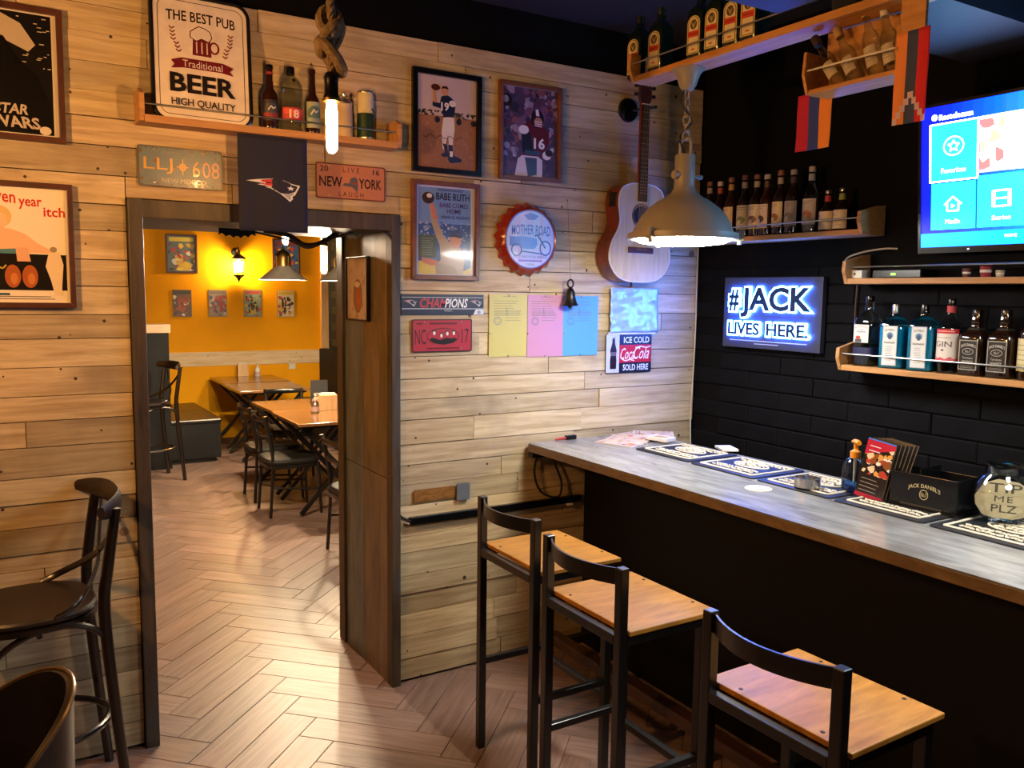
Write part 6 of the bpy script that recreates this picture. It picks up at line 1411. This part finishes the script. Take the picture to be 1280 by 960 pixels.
# ================================================================== ON THE BAR
M_MAT = simple('black_rubber_mat', '#0d0d12', 0.55, var=0.2)
M_MATINK = simple('raised_cream_rubber', '#cfc6b0', 0.6)
def bar_mat(label, x0, x1, y0, y1, rz=0.0, seed=0):
    """rubber spill mat with raised lettering ridges; y0 nearer the plank wall"""
    W = x1-x0; L = y0-y1
    t = thing('bar_mat', label, 'bar mat', ((x0+x1)/2, (y0+y1)/2, ZB), rz, 'rubber bar mats')
    part('rubber', t, M_MAT, lambda m: m.prism([(p_[0], p_[1]) for p_ in rrect(W, L, 0.018, 4)], 0.0, 0.006, axis='z'), bevel=0.002)
    rr = random.Random(seed)
    def ridges(m):
        z = 0.0075
        a, b = W/2-0.035, L/2-0.035
        per = [(-a, -b), (a, -b), (a, b), (-a, b)]
        for k in range(4):
            p0, p1 = per[k], per[(k+1) % 4]; n = 9
            m.tube([(p0[0]+(p1[0]-p0[0])*i/n+rr.uniform(-0.002, 0.002), p0[1]+(p1[1]-p0[1])*i/n+rr.uniform(-0.002, 0.002), z) for i in range(n+1)], 0.0042, 6, flat=1.0)
        m.tube([(0.045*math.cos(2*PI*i/26)+0.03, 0.085*math.sin(2*PI*i/26), z) for i in range(26)], 0.0038, 6, closed=True)
        for xr in (-0.085, -0.055):
            yy = 0.115
            while yy > -0.115:
                l = rr.uniform(0.010, 0.022)
                m.tube([(xr+rr.uniform(-0.007, 0.007), yy, z), (xr+rr.uniform(-0.007, 0.007), yy-l/2, z), (xr+rr.uniform(-0.007, 0.007), yy-l, z)], 0.0042, 6); yy -= l+0.004
        for xr in (0.015, 0.045):
            yy = 0.06
            while yy > -0.06:
                l = rr.uniform(0.012, 0.02); m.tube([(xr+rr.uniform(-0.006, 0.006), yy, z), (xr+rr.uniform(-0.006, 0.006), yy-l, z)], 0.0045, 6); yy -= l+0.004
        yy = 0.12
        while yy > -0.12:
            l = rr.uniform(0.012, 0.02); m.tube([(0.092+rr.uniform(-0.006, 0.006), yy, z), (0.092+rr.uniform(-0.006, 0.006), yy-l, z)], 0.0042, 6); yy -= l+0.005
    o = part('raised_lettering', t, M_MATINK, ridges); o['kind'] = 'stuff'
    return t
mx0, mx1 = -0.735, -0.42
ml = ['black rubber bar mat with raised pale marks under the white notepad', 'black rubber bar mat lying behind the round coaster', 'black rubber bar mat carrying the steel ashtray', 'black rubber bar mat in front of the napkin box', 'black rubber bar mat under the tip jar']
for k, (y0, y1, dx, rz) in enumerate(((-0.40, -0.755, 0.0, 0.02), (-0.775, -1.135, -0.005, 0.0), (-1.15, -1.50, -0.005, 0.0), (-1.52, -1.865, -0.015, 0.0), (-1.885, -2.245, -0.02, 0.01))):
    bar_mat(ml[k], mx0+dx, mx1+dx, y0, y1, rz, k)
# papers
t = thing('magazine_pile', 'fanned pile of red and cream flyers at the plank wall end of the bar', 'magazines', (-0.60, -0.19, ZB))
for k, (dx, dy, a_) in enumerate(((-0.08, -0.04, 20), (0.0, 0.0, 35), (0.08, 0.04, 8), (0.20, 0.05, 50))):
    def sh_(m):
        m.box(-0.075, 0.075, -0.105, 0.105, 0, 0.0032)
    o = part('flyer', t, simple('flyer_paper', '#cdbfae', 0.5), sh_); o.location = (dx, dy, 0.0033*k); o.rotation_euler = (0, 0, R(a_))
    P = Print(0.145, 0.205, 0.0, 0.00008); P.rect(0, 0, 1, 1, '#c9b4a8'); random.seed(40+k); P.specks(0.03, 0.05, 0.97, 0.95, 26, ['#a8323a', '#b84a4a', '#d8c8b8', '#7a4a4a', '#c9a070'], 0.03, 0.10); P.lines(0.1, 0.9, 0.08, 0.16, 2, '#6a5a58', 0.02)
    pr_ = P.build('print', M_PRINT, o); pr_.rotation_euler = (-PI/2, 0, 0); pr_.location = (0, 0, 0.0035)
def slab(name, label, cat, px, py, sx, sy, sz, col, rz, top=None, z0=None):
    p = fl(px, py, ZB); t = thing(name, label, cat, (p.x, p.y, z0 if z0 is not None else ZB), rz)
    part('block', t, simple(name+col, col, 0.6), lambda m: m.box(-sx/2, sx/2, -sy/2, sy/2, 0, sz), bevel=0.001)
    if top: top(t)
    return t
slab('card_box', 'flat white card box lying on the flyers beside the first bar mat', 'box', 826, 553, 0.085, 0.12, 0.016, '#cfc8bc', R(15), lambda t: part('lid_print', t, simple('lid_ink', '#b08a5a', 0.6), lambda m: m.box(-0.02, 0.02, -0.04, 0.03, 0.016, 0.0165)), ZB+0.0125)
slab('notepad', 'small white spiral notepad lying on the first bar mat', 'notepad', 908, 565, 0.075, 0.11, 0.010, '#d6d3cc', R(-25), lambda t: part('spiral', t, M_STEEL, lambda m: [m.tube([(-0.037+0.004*math.cos(2*PI*i/8), -0.05+0.0085*k, 0.008+0.004*math.sin(2*PI*i/8)) for i in range(8)], 0.0008, 4, closed=True) for k in range(12)]), ZB+0.0122)
# coaster
p = fl(948, 611, ZB)
t = thing('coaster', 'round cream beer coaster lying on the bar top', 'coaster', (p.x, p.y, ZB), R(-60))
part('card', t, simple('coaster_card', '#cdbf9f', 0.6), lambda m: m.loft([(0.050, 0), (0.051, 0.001), (0.050, 0.0025)], 32)); P = Print(0.096, 0.096, 0, 0.00008); P.ell(0.5, 0.5, 0.48, 0.48, '#d6caa8', 32); P.text('BEER', 0.2, 0.35, 0.8, 0.5, '#8a7a5a') if False else P.lines(0.2, 0.8, 0.36, 0.56, 3, '#9a8a62', 0.05); P.shape([(0.2, 0.8), (0.5, 0.7), (0.85, 0.75), (0.6, 0.93)], '#c27a6a')
o = P.build('print', M_PRINT, t); o.rotation_euler = (-PI/2, 0, 0); o.location = (0, 0, 0.0026)
# ashtray
p = fl(1009, 608, ZB+0.012)
t = thing('ashtray', 'round steel ashtray standing on a bar mat', 'ashtray', (p.x, p.y, ZB+0.0105))
part('bowl', t, M_STEEL, lambda m: m.loft([(0.045, 0), (0.048, 0.002), (0.048, 0.036), (0.046, 0.036), (0.044, 0.006), (0.002, 0.005)], 32), True)
for k in range(3): part('rest', t, M_STEEL, lambda m: m.prism([(0.043*math.cos(R(a_)), 0.043*math.sin(R(a_))) for a_ in (-12, 0, 12)]+[(0.034*math.cos(R(a_)), 0.034*math.sin(R(a_))) for a_ in (12, -12)], 0.024, 0.034, axis='z')).rotation_euler = (0, 0, 2.1*k+0.8)
# soap dispenser
p = fl(1067, 612, ZB+0.012)
t = thing('soap_dispenser', 'clear soap dispenser with an orange pump and blue liquid', 'dispenser', (p.x, p.y, ZB+0.0105), R(60))
M_ORANGE = simple('orange_plastic', '#e08a1e', 0.35)
pf = [(0.038, 0), (0.044, 0.004), (0.045, 0.012), (0.045, 0.085), (0.040, 0.105), (0.028, 0.118), (0.017, 0.124), (0.016, 0.130)]
part('bottle_body', t, M_CLEAR, lambda m: m.loft(pf, 28), True); part('liquid', t, glass('blue_soap', '#6fb4f0', 0.03), lambda m: m.loft([(0.036, 0.003), (0.042, 0.006), (0.043, 0.012), (0.043, 0.030)], 28), True)
pm = part('pump_collar', t, M_ORANGE, lambda m: m.loft([(0.019, 0.122), (0.019, 0.146), (0.012, 0.150), (0.008, 0.154), (0.008, 0.176)], 20), True)
part('pump_head', pm, M_ORANGE, lambda m: m.tube([(0.030, 0, 0.178), (0.010, 0, 0.182), (-0.008, 0, 0.182), (-0.026, 0, 0.180)], [0.005, 0.009, 0.010, 0.008], 10, flat=1.2), True); part('dip_tube', pm, M_WHITEPLASTIC, lambda m: m.tube([(0, 0, 0.125), (0, 0, 0.09), (0.004, 0, 0.02)], [0.008, 0.006, 0.003], 8), True)
part('label', t, simple('soap_label', '#c9d6e4', 0.4), lambda m: m.loft([(0.0456, 0.02), (0.0456, 0.062)], 28, caps=False) if False else m.add([(0.0456*math.cos(R(a_)), 0.0456*math.sin(R(a_)), z_) for a_ in range(-150, -89, 10) for z_ in (0.018, 0.062)], [(2*i, 2*i+2, 2*i+3, 2*i+1) for i in range(6)]))
# napkin box with the arched lettering
ya, yb = fl(1112, 636, ZB+0.008), fl(1193, 651, ZB+0.008)
bxX = -0.60; byc = -1.72
t = thing('napkin_caddy', 'black napkin caddy with gold arched lettering on the bar', 'caddy', (bxX, -1.645, ZB+0.0065), R(-90+4))
CW, CD, CHh = 0.235, 0.13, 0.118
part('front', t, M_BLACKGLOSS, lambda m: m.box(0, CW, -0.006, 0, 0, CHh), bevel=0.002)
part('back', t, M_BLACKGLOSS, lambda m: m.box(0, CW, CD, CD+0.006, 0, CHh), bevel=0.002)
for x_ in (0, CW-0.006): part('side', t, M_BLACKGLOSS, lambda m: m.box(x_, x_+0.006, 0.0001, CD-0.0001, 0, CHh), bevel=0.002)
part('divider', t, M_BLACKGLOSS, lambda m: m.box(0.10, 0.105, 0.001, CD-0.001, 0.007, CHh+0.02))
part('floor_plate', t, M_BLACKGLOSS, lambda m: m.box(-0.012, CW+0.02, -0.016, CD+0.012, 0.0, 0.006))
P = Print(CW, CHh, -0.0064, 0.0001); P.text("JACK DANIEL'S", 0.28, 0.25, 0.76, 0.40, '#b9a97a', bold=0.012, bend=0.10); P.ring(0.52, 0.565, 0.066, 0.15, 0.02, '#b9a97a'); P.text('No.7', 0.475, 0.50, 0.565, 0.63, '#b9a97a', bold=0.01); P.lines(0.17, 0.86, 0.90, 0.93, 2, '#5a5548', 0.012, 0.2)
o = P.build('lettering', M_PRINT, t); o.location = (CW/2, 0, CHh/2)
# menus
for k in range(6):
    ang = 8+4.5*k
    l = ['bright menu card with a food picture in front of the napkin caddy menus', 'dark menu card leaning behind the food picture card', 'dark menu card in the stack by the napkin caddy', 'dark menu card in the stack by the napkin caddy', 'dark menu card in the stack by the napkin caddy', 'rearmost dark menu card leaning by the napkin caddy'][k]
    t = thing('menu_card', l, 'menu', (-0.635+0.012*k, -1.522-0.006*k, ZB+0.014), 0, 'menus by the napkin caddy', rot=(Matrix.Rotation(R(-75), 3, 'Z') @ Matrix.Rotation(-R(ang*0.5), 3, 'X') @ Matrix.Rotation(R(10), 3, 'Y')).to_euler())
    part('card', t, simple('menu_black', '#15120f', 0.4), lambda m: m.box(0, 0.10, 0, 0.003, 0, 0.215))
    part('edge_band', t, simple('menu_edge', '#5a4a3a', 0.4), lambda m: m.box(0.099, 0.101, -0.0004, 0.0034, 0, 0.215))
    if k == 0:
        P = Print(0.10, 0.215, -0.0003, 0.0001); P.rect(0, 0, 1, 1, '#231a16'); random.seed(71); P.specks(0.02, 0.10, 0.98, 0.60, 40, ['#d89a4a', '#e8c89a', '#b8402c', '#e8dcc8', '#8a4a24'], 0.03, 0.08); P.shape([(0, 0.02), (1, 0.02), (1, 0.10), (0, 0.28)], '#b8243a'); P.lines(0.12, 0.6, 0.12, 0.20, 2, '#e8d0d0', 0.015); P.lines(0.1, 0.8, 0.68, 0.88, 4, '#8a8078', 0.012); P.rect(0, 0.93, 1, 1, '#a81c34'); P.rect(0, 0, 1, 0.02, '#4a7ad8')
        o = P.build('picture', M_GLOSSPRINT, t); o.location = (0.05, 0, 0.1075)
# tip jar
p = fl(1252, 652, ZB+0.008)
t = thing('tip_jar', 'round glass tip jar with a paper note reading tip me plz', 'jar', (p.x, p.y, ZB+0.0115), 0)
pf = [(0.045, 0), (0.055, 0.004), (0.080, 0.03), (0.094, 0.06), (0.096, 0.078), (0.090, 0.105), (0.073, 0.135), (0.056, 0.152), (0.054, 0.158), (0.056, 0.163), (0.054, 0.168), (0.056, 0.174), (0.056, 0.180)]
part('glass_bowl', t, M_CLEAR, lambda m: m.loft(pf+[(0.052, 0.178), (0.051, 0.155)], 36, caps=False).loft([(0.045, 0.0), (0.044, 0.001)], 36), True)
part('screw_lid', t, glass('lid_clear', '#e6eaec', 0.05), lambda m: m.loft([(0.058, 0.160), (0.059, 0.164), (0.059, 0.184), (0.056, 0.187), (0.002, 0.187)], 36), True)
part('coin', t, M_BRASS, lambda m: m.loft([(0.012, 0), (0.012, 0.002)], 14)).location = (0.01, 0.01, 0.006)
nt_ = thing('tip_note', 'hand cut cream note in the tip jar lettered tip me plz', 'note', (p.x, p.y, ZB+0.0115), R(-60))
pts_ = [(-0.088, 0.085), (-0.085, 0.055), (-0.062, 0.02), (-0.03, 0.012), (0.03, 0.012), (0.066, 0.025), (0.086, 0.06), (0.088, 0.09), (0.07, 0.125), (0.04, 0.142), (-0.02, 0.148), (-0.062, 0.13)]
part('paper', nt_, simple('note_paper', '#cdbb96', 0.7), lambda m: m.prism([(x_*0.93, 0.08+(z_-0.08)*0.93) for x_, z_ in pts_], -0.046, -0.045))
P = Print(0.155, 0.12, -0.0464, 0.0001); P.text('TiP', 0.22, 0.08, 0.82, 0.33, '#5a5348', bold=0.01); P.text('M', 0.33, 0.42, 0.50, 0.58, '#5a5348'); P.text('E', 0.56, 0.42, 0.66, 0.58, '#5a5348'); P.text('PLZ', 0.28, 0.66, 0.74, 0.86, '#5a5348', bold=0.005); P.line([(0.02, 0.36), (0.98, 0.40)], 0.008, '#b3a27e'); P.line([(0.05, 0.62), (0.95, 0.66)], 0.008, '#b3a27e')
o = P.build('lettering', M_PRINT, nt_); o.location = (0, 0, 0.08)
# red and black plug behind the bar end
p = pw(704, 548, -0.025)
t = thing('plug_block', 'small black and red plug lying at the bar end by the plank wall', 'plug', (-0.88, -0.04, ZB), 0)
part('body', t, M_BLACKGLOSS, lambda m: m.box(-0.0, 0.06, -0.012, 0.012, 0.0, 0.022), bevel=0.003); part('tail', t, simple('red_plastic', '#a82a24', 0.4), lambda m: m.tube([(0.002, 0, 0.009), (-0.03, 0, 0.008), (-0.06, 0, 0.006)], [0.007, 0.006, 0.004], 8), True)

# ================================================================== ON THE TABLES IN THE BACK ROOM
TZ = 0.762
def napkin(px, py, label, w1, d1, h1):
    p = fl(px, py, TZ); t = thing('napkin_holder', label, 'napkin holder', (p.x, p.y, TZ), R(-12), 'napkin holders on the tables')
    part('box', t, wood('pale_birch', '#c79a66', '#e0b987', (6, 6, 1), 3, 0.5) if 'pale_birch' not in MATS else MATS['pale_birch'], lambda m: m.box(-w1/2, w1/2, -d1/2, d1/2, 0, h1), bevel=0.003); part('napkins', t, M_WHITEPLASTIC, lambda m: m.box(-w1*0.4, w1*0.4, -d1*0.35, d1*0.35, h1, h1+0.012))
napkin(410, 512, 'pale wooden napkin holder on the table nearest the doorway', 0.15, 0.10, 0.135)
napkin(304, 470, 'pale wooden napkin holder on the table against the yellow wall', 0.12, 0.08, 0.15)
for px, py, l in ((394, 516, 'clear sanitiser bottle on the table nearest the doorway'), (322, 470, 'white sanitiser bottle on the table against the yellow wall')):
    p = fl(px, py, TZ); t = thing('sanitiser_bottle', l, 'bottle', (p.x, p.y, TZ), R(100), 'sanitiser bottles on the tables')
    part('body', t, glass('cloudy_plastic', '#c9c2b8', 0.25, 0.3) if px > 350 else M_WHITEPLASTIC, lambda m: m.loft([(0.030, 0), (0.034, 0.004), (0.034, 0.06), (0.030, 0.09), (0.016, 0.108), (0.012, 0.112)], 18), True); part('label', t, simple('sanitiser_label', '#c9a8a0', 0.5), lambda m: m.loft([(0.0347, 0.015), (0.0347, 0.055)], 18, caps=False), True); part('pump', t, M_WHITEPLASTIC, lambda m: m.loft([(0.013, 0.110), (0.013, 0.125), (0.005, 0.128), (0.005, 0.15)], 12).tube([(0.012, 0, 0.153), (-0.03, 0, 0.153)], 0.006, 8), True)
p = fl(399, 503, TZ)
t = thing('menu_stand', 'small black menu stand with a burger picture on the nearest table', 'menu stand', (p.x, p.y, TZ), R(-8))
part('board', t, M_BLACK, lambda m: m.box(-0.08, 0.08, -0.004, 0.004, 0.0, 0.21)); part('foot', t, M_BLACK, lambda m: m.box(-0.08, 0.08, -0.03, 0.03, 0, 0.006))
P = Print(0.16, 0.21, -0.0044, 0.0002); P.ell(0.5, 0.42, 0.42, 0.20, '#c47a5a'); P.ell(0.45, 0.36, 0.3, 0.10, '#d89a7a'); P.specks(0.12, 0.30, 0.88, 0.58, 18, ['#b8503c', '#e0b090', '#a84434'], 0.03, 0.06); P.rect(0.1, 0.62, 0.9, 0.66, '#d8c8b0'); P.lines(0.2, 0.8, 0.08, 0.12, 2, '#b9b0a4', 0.02); P.build('picture', M_PRINT, t)
